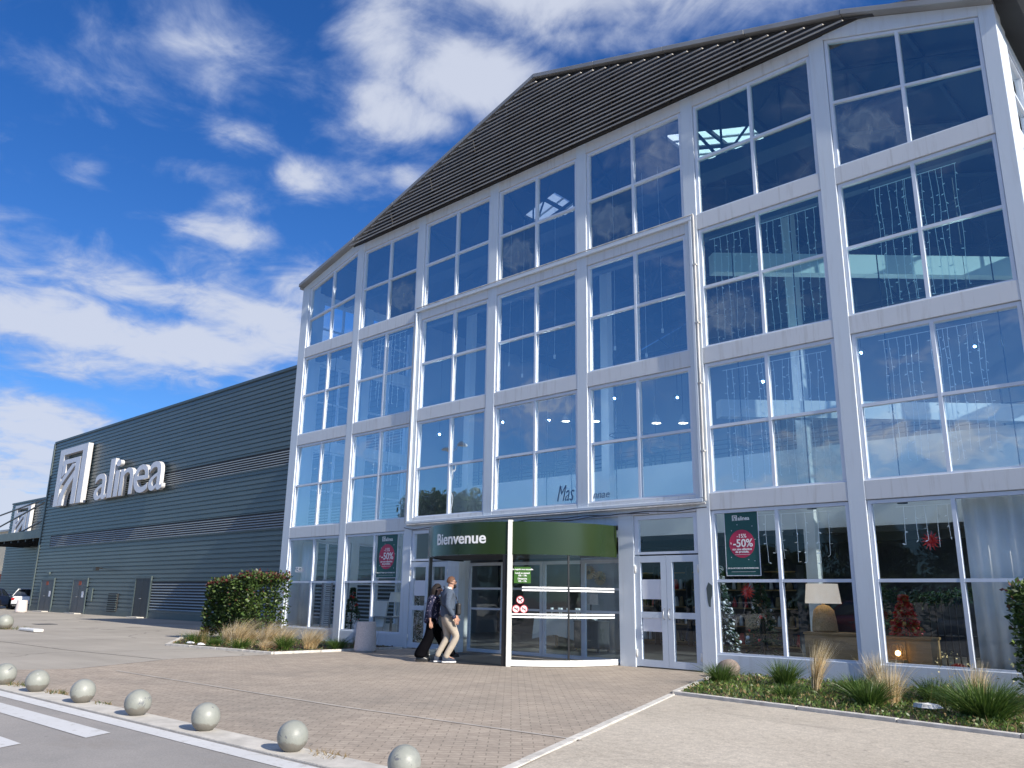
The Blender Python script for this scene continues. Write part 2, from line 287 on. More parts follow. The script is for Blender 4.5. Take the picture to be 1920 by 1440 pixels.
def bollard_mat():
    m, N, L, o = nodes('bollard_paint'); t = N.new('ShaderNodeTexCoord'); oi = N.new('ShaderNodeObjectInfo')
    cv = N.new('ShaderNodeVectorMath'); cv.operation = 'ADD'; L.new(t.outputs['Object'], cv.inputs[0])
    cbx = N.new('ShaderNodeCombineXYZ'); ml = N.new('ShaderNodeMath'); ml.operation = 'MULTIPLY'; ml.inputs[1].default_value = 37; L.new(oi.outputs['Random'], ml.inputs[0]); L.new(ml.outputs[0], cbx.inputs[0]); L.new(cbx.outputs[0], cv.inputs[1])
    v = cv.outputs[0]; a = ntex(N, L, v, 4, 6, .65); b = ntex(N, L, v, 7, 6, .7, .8); d = ntex(N, L, v, 40, 3)
    c = ramp(N, L, a, [(.3, (.24, .25, .22)), (.7, (.31, .315, .28))])
    c = mixc(N, L, ramp(N, L, b, [(.63, (0, 0, 0)), (.66, (.8, .8, .8))]), c, (.10, .105, .13))
    c = mixc(N, L, ramp(N, L, ntex(N, L, v, 9, 5, .7), [(.68, (0, 0, 0)), (.71, (.8, .8, .8))]), c, (.50, .50, .50))
    sx = N.new('ShaderNodeSeparateXYZ'); L.new(t.outputs['Object'], sx.inputs[0]); zz = N.new('ShaderNodeMath'); zz.operation = 'MULTIPLY_ADD'; L.new(b, zz.inputs[0]); zz.inputs[1].default_value = -.16; L.new(sx.outputs[2], zz.inputs[2])
    c = mixc(N, L, ramp(N, L, zz.outputs[0], [(.0, (.75, .75, .75)), (.02, (0, 0, 0))]), c, (.16, .14, .115))
    c = mixc(N, L, ramp(N, L, ntex(N, L, v, 2.2, 5, .7), [(.52, (0, 0, 0)), (.60, (.35, .35, .35))]), c, (.17, .175, .17))
    pbsdf(N, L, o, c, .45, 0, bump(N, L, mixc(N, L, .5, d, b), .3, .012)); return m
bollard_mat()
def leafmat(name, c, tr=.25):
    m, N, L, o = nodes(name); oi = ntex(N, L, coords(N, L), 6, 3)
    col = ramp(N, L, oi, [(.3, tuple(x*.7 for x in c)), (.7, tuple(x*1.3 for x in c))]); p = N.new('ShaderNodeBsdfPrincipled'); L.new(col, p.inputs['Base Color']); p.inputs['Roughness'].default_value = .45
    t = N.new('ShaderNodeBsdfTranslucent'); L.new(col, t.inputs[0]); mx = N.new('ShaderNodeMixShader'); mx.inputs[0].default_value = tr; L.new(p.outputs[0], mx.inputs[1]); L.new(t.outputs[0], mx.inputs[2]); L.new(mx.outputs[0], o.inputs[0])
leafmat('leaf_dark', (.034, .062, .016)); leafmat('leaf_mid', (.065, .115, .026)); leafmat('leaf_light', (.14, .20, .05)); leafmat('leaf_red', (.13, .04, .035)); leafmat('leaf_brown', (.075, .042, .02))
leafmat('straw', (.78, .62, .36), .45); leafmat('straw_pale', (.92, .83, .64), .5); leafmat('blade_green', (.05, .105, .018), .3); leafmat('blade_light', (.13, .20, .04), .3); leafmat('blade_dry', (.28, .20, .09), .3)
leafmat('pine_dark', (.018, .036, .016)); leafmat('pine_mid', (.035, .06, .022)); leafmat('flower_yellow', (.62, .56, .30))

# ------------------------------------------------------------------ mesh helpers
class MB:
    def __init__(s): s.v = []; s.f = []; s.m = []; s.uv = {}
    def face(s, pts, m=0, uv=None):
        b = len(s.v); s.v += [tuple(p) for p in pts]; s.f.append(tuple(range(b, b+len(pts)))); s.m.append(m)
        if uv: s.uv[len(s.f)-1] = uv
        return s
    def box(s, a, b, m=0):
        x0, y0, z0 = (min(a[i], b[i]) for i in range(3)); x1, y1, z1 = (max(a[i], b[i]) for i in range(3)); k = len(s.v)
        s.v += [(x0, y0, z0), (x1, y0, z0), (x1, y1, z0), (x0, y1, z0), (x0, y0, z1), (x1, y0, z1), (x1, y1, z1), (x0, y1, z1)]
        for q in ((0, 3, 2, 1), (4, 5, 6, 7), (0, 1, 5, 4), (1, 2, 6, 5), (2, 3, 7, 6), (3, 0, 4, 7)): s.f.append(tuple(k+i for i in q)); s.m.append(m)
        return s
    def prism(s, pts, axis, d0, d1, m=0, ms=None):
        def P(p, d): return (d, p[0], p[1]) if axis == 'x' else (p[0], d, p[1]) if axis == 'y' else (p[0], p[1], d)
        n = len(pts); k = len(s.v); s.v += [P(p, d0) for p in pts] + [P(p, d1) for p in pts]
        s.f.append(tuple(k+i for i in range(n))[::-1]); s.f.append(tuple(k+n+i for i in range(n))); s.m += [m, m]
        for i in range(n): j = (i+1) % n; s.f.append((k+i, k+j, k+n+j, k+n+i)); s.m.append(m if ms is None else ms)
        return s
    def loft(s, rings, m=0, closed=True, caps=True):
        k = len(s.v); n = len(rings[0])
        for r in rings: s.v += [tuple(p) for p in r]
        for i in range(len(rings)-1):
            for j in range(n if closed else n-1):
                j2 = (j+1) % n; s.f.append((k+i*n+j, k+i*n+j2, k+(i+1)*n+j2, k+(i+1)*n+j)); s.m.append(m)
        if caps and closed:
            s.f.append(tuple(k+j for j in range(n))[::-1]); e = k+(len(rings)-1)*n; s.f.append(tuple(e+j for j in range(n))); s.m += [m, m]
        return s
    def tube(s, path, r, n=8, m=0):
        path = [Vector(p) for p in path]; rs = r if isinstance(r, (list, tuple)) else [r]*len(path); rings = []
        for i, p in enumerate(path):
            t = (path[min(i+1, len(path)-1)]-path[max(i-1, 0)]).normalized(); a = Vector((0, 0, 1)) if abs(t.z) < .9 else Vector((1, 0, 0)); x = t.cross(a).normalized(); y = t.cross(x)
            rings.append([p+rs[i]*(math.cos(2*math.pi*j/n)*x+math.sin(2*math.pi*j/n)*y) for j in range(n)])
        return s.loft(rings, m)
    def bar(s, a, b, w, m=0): return s.tube([a, b], w*.7071, 4, m)
    def lathe(s, prof, c=(0, 0, 0), n=24, m=0, axis='z'):
        def P(r, h, a):
            x, y = r*math.cos(a), r*math.sin(a); return (c[0]+x, c[1]+y, c[2]+h) if axis == 'z' else (c[0]+x, c[1]+h, c[2]+y) if axis == 'y' else (c[0]+h, c[1]+x, c[2]+y)
        return s.loft([[P(max(r, 1e-4), h, 2*math.pi*j/n) for j in range(n)] for r, h in prof], m)
    def leaf(s, p, d, L, w, m=0):
        d = Vector(d).normalized(); a = Vector((rng.uniform(-1, 1), rng.uniform(-1, 1), rng.uniform(-1, 1))); x = d.cross(a)
        if x.length < 1e-3: x = Vector((1, 0, 0))
        x.normalize(); p = Vector(p); return s.face([p, p+d*L*.5+x*w, p+d*L, p+d*L*.5-x*w], m)
    def blade(s, p, lean, h, w, m=0, seg=3, droop=.5):
        p = Vector(p); lean = Vector((lean[0], lean[1], 0)); a = rng.uniform(0, math.pi); x = Vector((math.cos(a), math.sin(a), 0))*w; k = len(s.v)
        for i in range(seg+1):
            t = i/seg; c = p+lean*(t**1.6)+Vector((0, 0, h*(t-droop*.35*t*t))); q = x*(1-t*.92); s.v += [tuple(c-q), tuple(c+q)]
        for i in range(seg): s.f.append((k+2*i, k+2*i+1, k+2*i+3, k+2*i+2)); s.m.append(m)
        return s
    def xf(s, fn): s.v = [tuple(fn(*p)) for p in s.v]; return s
    def build(s, name, mats, parent=None, smooth=False, bevel=0, fix=True, loc=None, angle=None):
        me = bpy.data.meshes.new(name); me.from_pydata(s.v, [], s.f)
        ms = mats if isinstance(mats, (list, tuple)) else [mats]
        for q in ms: me.materials.append(MATS[q] if isinstance(q, str) else q)
        me.polygons.foreach_set('material_index', s.m)
        if s.uv:
            ul = me.uv_layers.new(name='UVMap')
            for i, uv in s.uv.items():
                for j, li in enumerate(me.polygons[i].loop_indices): ul.data[li].uv = uv[j]
        if fix:
            bm = bmesh.new(); bm.from_mesh(me); bmesh.ops.recalc_face_normals(bm, faces=bm.faces[:]); bm.to_mesh(me); bm.free()
        if smooth: me.polygons.foreach_set('use_smooth', [True]*len(me.polygons))
        me.update(); o = bpy.data.objects.new(name, me); COL.objects.link(o)
        if angle: me.set_sharp_from_angle(angle=R(angle))
        if parent: o.parent = parent
        if loc: o.location = loc
        if bevel:
            b = o.modifiers.new('bevel', 'BEVEL'); b.width = bevel; b.segments = 2; b.limit_method = 'ANGLE'; b.angle_limit = R(40)
        return o
def tag(o, label=None, cat=None, group=None, kind=None):
    if label: o['label'] = label
    if cat: o['category'] = cat
    if group: o['group'] = group
    if kind: o['kind'] = kind
    return o
def thing(name, label, cat, loc=(0, 0, 0), rz=0, group=None):
    o = bpy.data.objects.new(name, None); COL.objects.link(o); o.location = loc; o.rotation_euler.z = rz; o.empty_display_size = .2
    return tag(o, label, cat, group)
def copy_tree(o, parent=None):
    kids = list(o.children); c = o.copy(); COL.objects.link(c)
    if parent: c.parent = parent
    for k in kids: copy_tree(k, c)
    return c
def text(name, s, size, mat, parent=None, fn=None, extrude=.003, bold=0, align='CENTER', width=None, shear=0, loc=None):
    cu = bpy.data.curves.new('t', 'FONT'); cu.body = s; cu.size = size; cu.extrude = extrude; cu.offset = bold; cu.align_x = align; cu.align_y = 'BOTTOM_BASELINE'; cu.resolution_u = 4; cu.shear = shear
    ob = bpy.data.objects.new('t', cu); me = bpy.data.meshes.new_from_object(ob); bpy.data.objects.remove(ob)
    me.name = name; me.materials.clear(); me.materials.append(MATS[mat])
    if width:
        xs = [v.co.x for v in me.vertices]; k = width/(max(xs)-min(xs))
        for v in me.vertices: v.co.x *= k
    for v in me.vertices: v.co = Vector(fn(v.co.x, v.co.y, v.co.z)) if fn else Vector((v.co.x, -v.co.z, v.co.y))
    o = bpy.data.objects.new(name, me); COL.objects.link(o)
    if parent: o.parent = parent
    if loc: o.location = loc
    return o

# ------------------------------------------------------------------ ground
def sheet(name, pts, z, mat):
    b = MB(); b.face([(x, y, z) for x, y in pts]); return tag(b.build(name, mat, fix=False), kind='structure')
sheet('ground', [(-1200, -1200), (1200, -1200), (1200, 1200), (-1200, 1200)], 0, 'asphalt')
K = lambda x, y0: y0+.03*(x-10.0)
sheet('paved_plaza', [(6.9, -10.32), (18.86, -9.97), (16.48, -3.56), (15.35, -.2), (15.35, .6), (6.3, .6), (6.3, -3.95), (6.35, -6.3), (7.6, -8.6)], .004, 'pavers')
sheet('concrete_pad', [(16.56, -3.66), (18.88, -10.0), (19.1, -10.0), (40, -9.4), (40, -7.2), (26, -4.98), (21.02, -4.27), (18.48, -3.92)], .004, 'exposed_concrete')
sheet('road', [(-60, K(-60, -10.55)), (60, K(60, -10.55)), (60, -19.5), (-60, -19.5)], .004, 'road_asphalt')
b = MB(); b.box((-60, 0, -.1), (60, .34, .026)); b.xf(lambda x, y, z: (x, K(x, -10.57)+y, z)); tag(b.build('kerb', 'kerb_concrete', bevel=.012), kind='structure')
b = MB(); b.face([(-60, K(-60, -10.80), .008), (60, K(60, -10.80), .008), (60, K(60, -10.60), .008), (-60, K(-60, -10.60), .008)]); tag(b.build('edge_line', 'road_paint', fix=False), kind='structure')
b = MB()
for i in range(6):
    y = -10.88-.80*i; b.face([(10.6, y-.40, .009), (15.0+.10*i, y-.28, .009), (14.85+.10*i, y, .009), (10.6, y-.12, .009)])
tag(b.build('crossing_bars', 'road_paint', fix=False), kind='structure')
b = MB()
def strip(b, pts, w, z):
    for (x0, y0), (x1, y1) in zip(pts, pts[1:]):
        d = Vector((x1-x0, y1-y0)).normalized(); n = Vector((-d.y, d.x))*w/2; b.face([(x0-n.x, y0-n.y, z), (x1-n.x, y1-n.y, z), (x1+n.x, y1+n.y, z), (x0+n.x, y0+n.y, z)])
strip(b, [(8.4, -8.25), (14.65, -8.09), (18.1, -7.8)], .055, .009); strip(b, [(7.65, -8.7), (6.35, -6.3), (6.38, -4.1)], .06, .010)
strip(b, [(-9, -7.4), (2.5, -7.0), (6.4, -6.5)], .05, .009)
tag(b.build('paving_joint_lines', 'pale_joint', fix=False), kind='structure')
b = MB(); b.box((-14.0, -2.6, .002), (-13.2, -1.9, .012)); tag(b.build('drain_cover', 'dark_metal'), kind='structure')
def edging(name, pts, w=.09, h=.05):
    b = MB()
    for (x0, y0), (x1, y1) in zip(pts, pts[1:]):
        d = Vector((x1-x0, y1-y0)); n_ = max(1, int(d.length/1.0)); e = d/n_; un = d.normalized(); nn = Vector((-un.y, un.x))*w/2
        for i in range(n_):
            j = rng.uniform(-.008, .008); p = Vector((x0, y0))+e*i+un*.006+nn*j; q = Vector((x0, y0))+e*(i+1)-un*.006+nn*j; hh = h+rng.uniform(-.006, .006)
            b.prism([(p.x-nn.x, p.y-nn.y), (q.x-nn.x, q.y-nn.y), (q.x+nn.x, q.y+nn.y), (p.x+nn.x, p.y+nn.y)], 'z', -.05, hh)
    return tag(b.build(name, 'strip_concrete', bevel=.008), kind='structure')
edging('planter_edging', [(15.32, -.25), (16.50, -3.60)]); edging('planter_edging', [(16.55, -3.66), (18.48, -3.90), (21.02, -4.26), (26, -4.95)])
edging('plaza_edging', [(16.52, -3.72), (18.80, -10.0)], .10, .018); edging('planter_edging', [(6.15, -.15), (6.18, -3.90), (2.0, -4.42), (-1.0, -2.6)])
sheet('planter_soil', [(15.38, -.35), (16.52, -3.56), (18.48, -3.84), (26, -4.86), (26, .05), (15.38, .05)], .02, 'soil')
sheet('planter_soil', [(6.1, .05), (6.1, -3.86), (2.0, -4.36), (-1.0, -2.5), (-1.0, .05)], .02, 'soil')

# ------------------------------------------------------------------ glass store
store = thing('glass_store', 'tall glass fronted store hall with white steel grid facade and louvred gable', 'building')
G = .15; ZB = [.35, 3.367, 6.368, 9.368]; ZT = [3.035, 6.024, 9.018, 12.018]
GAB = [(-.25, 11.63), (2.8, 12.46), (10.55, 14.86), (18.6, 12.48), (21.10, 11.45)]     # roofline along the facade
def gz(x):
    for (x0, z0), (x1, z1) in zip(GAB, GAB[1:]):
        if x <= x1: return z0+(z1-z0)*(x-x0)/(x1-x0)
    return GAB[-1][1]
D0, D1 = 0.0, .20
for k in range(8):                                              # posts
    x0, x1 = (-.25, G) if k == 0 else (21-G, 21.10) if k == 7 else (3*k-G, 3*k+G)
    z0 = 3.03 if k in (3, 4) else 0
    t0, t1 = (gz(x0)-.03, gz(x1)-.03) if k in (0, 7) else (12.30, 12.30)
    if k in (1, 6): t0, t1 = 12.30, 12.30
    MB().prism([(x0, z0), (x1, z0), (x1, t1), (x0, t0)], 'y', D0, D1 if k not in (0, 7) else .45).build('post', 'frame_paint', store, bevel=.008)
def beam(x0, x1, z0, z1, y0=.003, y1=.19): return MB().box((x0, y0, z0), (x1, y1, z1)).build('beam', 'beam_paint', store, bevel=.008)
for c in range(7):
    x0, x1 = 3*c+G, 3*c+3-G
    if c in (2, 3, 4): pass
    else:
        MB().box((x0, .02, 0), (x1, .19, ZB[0])).build('plinth', 'frame_paint', store, bevel=.006); beam(x0, x1, ZT[0], ZB[1])
    beam(x0, x1, ZT[1], ZB[2]); beam(x0, x1, ZT[2], ZB[3])
    if c in (2, 3, 4): beam(x0, x1, 3.03, ZB[1])
    if 0 < c < 6: beam(x0, x1, ZT[3], 12.30)
MB().prism([(G, 11.50), (3-G, 12.16), (3-G, gz(2.84)-.03), (G, gz(G)-.03)], 'y', .003, .19).build('beam', 'frame_paint', store, bevel=.006)
MB().prism([(18+G, 12.21), (21-G, 11.32), (21-G, gz(20.85)-.03), (18.6, 12.44), (18+G, 12.50)], 'y', .003, .19).build('beam', 'frame_paint', store, bevel=.006)

def glazed(parent, TL, TR, BL, BR, mat, smear=(), name='window', nx=2, nz=2, fw_=.062, fy=.035, fd=.09, frame='window_alu', split=None, to=None, gap=.010, sill=.55):
    """frame ring with mullions and one glazing mesh; corners are (x, z); 'to' maps (x, y, z) to the wall it sits in"""
    to = to or (lambda x, y, z: (x, y, z))
    TL, TR, BL, BR = Vector(TL)+Vector((gap, -gap)), Vector(TR)+Vector((-gap, -gap)), Vector(BL)+Vector((gap, 0)), Vector(BR)+Vector((-gap, 0))
    def P(u, v):
        a = BL.lerp(BR, u); c = TL.lerp(TR, u); return a.lerp(c, v)
    b = MB(); Wd = (Vector(BR)-Vector(BL)).length; Ht = (Vector(TL)-Vector(BL)).length; fu, fv = fw_/Wd, fw_/Ht
    vs = [split if (split and nz == 2) else .5] if nz == 2 else ([] if nz == 1 else [i/nz for i in range(1, nz)])
    us = [i/nx for i in range(1, nx)]
    def strip_(u0, u1, v0, v1, y0, y1): b.prism([tuple(P(u0, v0)), tuple(P(u1, v0)), tuple(P(u1, v1)), tuple(P(u0, v1))], 'y', y0, y1)
    strip_(0, fu, 0, 1, fy, fy+fd); strip_(1-fu, 1, 0, 1, fy, fy+fd); strip_(fu, 1-fu, 0, fv*sill, fy+.001, fy+fd); strip_(fu, 1-fu, 1-fv, 1, fy+.001, fy+fd)
    for u in us: strip_(u-fu*.5, u+fu*.5, fv*sill, 1-fv, fy+.002, fy+fd)
    ue = [0]+us+[1]
    for v in vs:
        for a, c in zip(ue, ue[1:]): strip_(a+fu*(1 if a == 0 else .5), c-fu*(1 if c == 1 else .5), v-fv*.45, v+fv*.45, fy+.006, fy+fd)
    b.xf(to); fr = b.build(name, frame, parent)
    g = MB(); ve = [0]+vs+[1]; k = 0
    for j, (v0, v1) in enumerate(zip(ve, ve[1:])):
        for i, (u0, u1) in enumerate(zip(ue, ue[1:])):
            y = fy+fd*.6+rng.uniform(-.003, .003); t = rng.uniform(-.007, .007); s_ = rng.uniform(-.007, .007)
            q = [P(u0, v0), P(u1, v0), P(u1, v1), P(u0, v1)]
            g.face([to(q[0].x, y, q[0].y), to(q[1].x, y+t, q[1].y), to(q[2].x, y+t+s_, q[2].y), to(q[3].x, y+s_, q[3].y)], 1 if (i, j) in smear else 0, [(0, 0), (1, 0), (1, 1), (0, 1)])
    g.build('pane', [mat, 'glass_smeared'], fr, fix=False); return fr
SM = {(1, 3): [(1, 0)], (3, 3): [(0, 0)], (4, 3): [(0, 0)], (6, 3): [(0, 0)], (5, 2): [(0, 0)], (5, 1): [(1, 0)]}   # (bay, row): bloomed panes
for c in range(7):
    for r_ in range(4):
        x0, x1, z0, z1 = 3*c+G, 3*c+3-G, ZB[r_], ZT[r_]
        if r_ == 0 and c in (2, 3, 4): continue
        mat = 'glass_ground' if r_ == 0 else 'glass_upper' if (r_ >= 2 and c >= 5) else 'glass'
        if r_ == 3 and c == 0: glazed(store, (x0, 11.50), (x1, 12.16), (x0, z0), (x1, z0), mat, (), split=.46)
        elif r_ == 3 and c == 6: glazed(store, (x0, 12.21), (x1, 11.32), (x0, z0), (x1, z0), mat, SM.get((c, r_), ()))
        else: glazed(store, (x0, z1), (x1, z1), (x0, z0), (x1, z0), mat, SM.get((c, r_), ()))
# trim round the projecting middle of the facade
for i, (a, b_) in enumerate((((5.95, 9.25), (15.05, 9.34)), ((5.95, 3.20), (15.05, 3.27)), ((5.95, 3.28), (6.02, 9.24)), ((14.98, 3.28), (15.05, 9.24)))):
    MB().box((a[0], -.07, a[1]), (b_[0], -.004, b_[1])).build('frame_trim', 'frame_paint', store, bevel=.01)
b = MB(); b.tube([(15.09, -.045, 9.36), (15.09, -.045, 3.22)], .024, 10)
for z in (4.2, 5.6, 6.9, 8.2): b.box((15.055, -.072, z), (15.125, 0, z+.03))
b.build('downpipe', 'stained_pipe', store, smooth=True, angle=40)
b = MB(); b.tube([(5.91, -.04, 9.2), (5.91, -.04, 3.22)], .018, 8); b.build('downpipe', 'stained_pipe', store, smooth=True, angle=40)
b = MB(); b.tube([(6.0, -.06, 9.37), (15.1, -.06, 9.37)], .018, 8); b.build('gutter_pipe', 'stained_pipe', store, smooth=True, angle=40)
b = MB(); b.tube([(6.0, -.06, 3.17), (15.1, -.06, 3.17)], .018, 8); b.build('gutter_pipe', 'stained_pipe', store, smooth=True, angle=40)
# gable louvres
b = MB(); bk = MB(); z = 12.24; i = 0
def xl(zz):                                                     # louvre extent at height zz, inside the roofline
    xa = 2.8+(zz+.06-12.46)/(14.86-12.46)*7.75; xb = 18.6-(zz+.06-12.48)/(14.86-12.48)*8.05; return max(2.62, xa+.10), min(19.3, xb-.22)
while z < 14.74:
    xa, xb = xl(z+.10)
    if xb-xa > .3:
        n = max(2, int((xb-xa)/1.5)); rings = []
        for j in range(n+1):
            x = xa+(xb-xa)*j/n; dz = rng.uniform(-.006, .006); rings.append([(x, -.26, z+dz), (x, -.265, z+.026+dz), (x, -.25, z+.030+dz), (x, -.185, z+.050+dz), (x, -.185, z+.042+dz), (x, -.245, z+dz)])
        b.loft(rings)
        if z > 12.26: pass
    z += .112; i += 1
b.build('louvre_slats', 'slat_metal', store)
bk.prism([(2.6, 12.31), (18.9, 12.31), (18.5, 12.44), (10.55, 14.80), (2.9, 12.42)], 'y', -.05, .16); bk.build('louvre_backing', 'louvre_dark', store)
for x in (4.6, 6.4, 8.2, 9.5, 10.6, 11.7, 13.0, 14.6, 16.4): MB().box((x, -.150, 12.30), (x+.04, -.052, gz(x)-.10)).build('louvre_support', 'louvre_dark', store)
# roof: two pitched decks with skylights, verge flashing in lengths
Y1 = 16.0; NX = 8; NY = 8
SKY = {(0, 5, 2), (1, 1, 2), (1, 2, 2)}
def rx(sl, i): return (-.30+(10.55+.30)*i/NX) if sl == 0 else (10.55+(21.50-10.55)*i/NX)
def rz_(x): return 14.90-.298*(10.55-x) if x < 10.55 else 14.90-.302*(x-10.55)
deck = MB(); SKYL = []
for sl_ in (0, 1):
    for i in range(NX):
        for j in range(NY):
            xa, xb = rx(sl_, i), rx(sl_, i+1); ya, yb = -.10+(Y1+.1)*j/NY, -.10+(Y1+.1)*(j+1)/NY
            q = [(xa, ya), (xb, ya), (xb, yb), (xa, yb)]
            if (sl_, i, j) in SKY:
                lo = MB(); lo.face([(x, y, rz_(x)+.02) for x, y in q]); SKYL.append((lo, xa, xb, ya, yb))
            else:
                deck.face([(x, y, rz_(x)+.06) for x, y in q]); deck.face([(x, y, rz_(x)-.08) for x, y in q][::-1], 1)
deck.box((21.45, -.12, rz_(21.5)-.30), (21.58, Y1, rz_(21.5)+.10), 2); deck.box((-.34, -.09, rz_(-.3)-.10), (-.24, Y1, rz_(-.3)+.08), 0)
deck.build('roof', ['roof_metal', 'interior_dark', 'black_paint'], store, fix=False)
m_, N_, L_, o_ = nodes('skylight_sheet'); p_ = N_.new('ShaderNodeBsdfTranslucent'); p_.inputs[0].default_value = (.85, .87, .88, 1); L_.new(p_.outputs[0], o_.inputs[0])
for lo, xa, xb, ya, yb in SKYL:
    lo = lo.build('skylight', 'skylight_sheet', store, fix=False)
    for t in range(1, 4): y = ya+(yb-ya)*t/4; MB().bar((xa, y, rz_(xa)-.05), (xb, y, rz_(xb)-.05), .06).build('glazing_bar', 'interior_beam', lo)
for (x0, z0), (x1, z1) in zip(GAB, GAB[1:]):
    n = max(1, round((x1-x0)/2.2))
    for i in range(n):
        a, c = i/n, (i+1)/n; xa, xb = x0+(x1-x0)*a, x0+(x1-x0)*c; za, zb = z0+(z1-z0)*a, z0+(z1-z0)*c; o1 = rng.uniform(-.006, .006)
        MB().prism([(xa+.004, za-.03), (xb-.004, zb-.03), (xb-.004, zb+.08), (xa+.004, za+.08)], 'y', -.20+o1, .22).build('verge_flashing', 'verge_metal', store, bevel=.006)
# side walls (glazed), glazing set in the planes x = -.03 and x = 20.9
def side(xw, y_list, flip, top, mat):
    for y in y_list: MB().box((xw-.19 if flip else xw, y-.15, 0), (xw+.001 if flip else xw+.19, y+.15, top)).build('side_post', 'frame_paint' , store, bevel=.006)
    for y0, y1 in zip(y_list, y_list[1:]):
        for r_ in range(4):
            za, zb = ZB[r_], min(ZT[r_], top-.25); ya, yb = y0+.15, y1-.15
            t = (lambda x, y, z: (xw-y, x, z)) if not flip else (lambda x, y, z: (xw+y-.19, x, z))
            t = (lambda x, y, z: (xw+.19-y, x, z)) if not flip else (lambda x, y, z: (xw-.19+y, x, z))
            glazed(store, (ya, zb), (yb, zb), (ya, za), (yb, za), mat, to=t, name='side_window')
            z2 = ZB[r_+1] if r_ < 3 else top-.05
            MB().box((xw-.18 if flip else xw+.003, ya, zb), (xw-.003 if flip else xw+.18, yb, z2)).build('side_beam', 'frame_paint', store)
        MB().box((xw-.18 if flip else xw+.003, y0+.15, 0), (xw-.003 if flip else xw+.18, y1-.15, .38)).build('side_plinth', 'frame_paint', store)
side(-.05, [.601, 2.75, 4.9], True, 11.55, 'glass_clear')
side(20.905, [.601, 3.3, 6.0, 8.7, 11.4, 14.1, 15.85], False, 11.30, 'glass')
MB().box((-.25, 5.06, 0), (-.05, Y1, 11.6)).build('wall', 'interior_wall', store)
MB().box((-.05, Y1-.2, 0), (21.1, Y1, 12.3)).build('wall', 'interior_wall', store)
MB().prism([(-.05, 12.31), (21.0, 12.31), (18.4, 12.40), (10.55, 14.75), (2.9, 12.40)], 'y', Y1-.19, Y1-.01).build('wall', 'interior_wall', store)
# inside: floor, gallery, inner wall, beams and trusses
MB().box((-.04, .2, -.1), (20.9, Y1-.2, .012)).build('floor', 'interior_floor', store)
MB().box((2.2, 5.2, 4.72), (20.9, Y1-.2, 5.0)).build('gallery', 'interior_wall', store)
MB().box((2.2, 5.14, 3.05), (20.9, 5.198, 5.02)).build('gallery_fascia', 'interior_beam', store)
b = MB()
for i in range(38): b.box((2.3+.5*i, 5.24, 5.0), (2.335+.5*i, 5.275, 5.86))
for z in (5.14, 5.26, 5.38, 5.50): b.box((2.2, 5.25, z), (20.9, 5.265, z+.025))
b.box((2.2, 5.22, 5.86), (20.9, 5.30, 5.91)); b.build('gallery_railing', 'dark_metal', store)
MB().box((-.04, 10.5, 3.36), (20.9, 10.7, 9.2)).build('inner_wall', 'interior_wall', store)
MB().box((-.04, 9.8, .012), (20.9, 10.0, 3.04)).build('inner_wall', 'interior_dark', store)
for x in (3, 9, 15): MB().box((x-.14, 4.9, .02), (x+.14, 5.15, 12.0)).build('column', 'interior_beam', store)
MB().box((-.04, 5.0, 7.55), (20.9, 5.2, 7.95)).build('inner_beam', 'interior_beam', store)
MB().prism([(14.9, .9), (15.1, .75), (20.3, 5.6), (20.1, 5.75)], 'z', 8.3, 8.75).build('inner_beam', 'interior_beam', store)
MB().prism([(14.9, .9), (15.1, .75), (20.3, 5.6), (20.1, 5.75)], 'z', 5.05, 5.42).build('inner_beam', 'interior_beam', store)
MB().box((-.03, .55, 9.05), (20.9, .75, 9.35)).build('inner_beam', 'truss_steel', store)
for y in (1.6, 4.6, 7.6, 10.9, 13.6):
    b = MB(); zt = 11.4; b.box((0, y-.06, zt-.10), (20.9, y+.06, zt+.02))
    for i in range(14):
        xa, xb = 1.5*i, 1.5*(i+1); xb = min(xb, 20.85); b.bar((xa, y, rz_(xa)-.24), (xb, y, rz_(xb)-.24), .10)
        if i % 2 == 0: b.bar((xa, y, zt), (xb, y, rz_(xb)-.26), .055)
        else: b.bar((xa, y, rz_(xa)-.26), (xb, y, zt), .055)
        b.bar((xa, y, zt), (xa, y, rz_(xa)-.26), .045)
    b.build('truss', 'truss_steel', store)
b = MB()
for i in range(1, 14): x = 1.5*i; b.box((x-.04, .3, rz_(x)-.20), (x+.04, Y1-.3, rz_(x)-.09))
b.build('purlins', 'truss_steel', store)
b = MB(); b.box((2.9, 1.0, 10.9), (18, 1.5, 11.2)); b.build('service_duct', 'truss_steel', store)
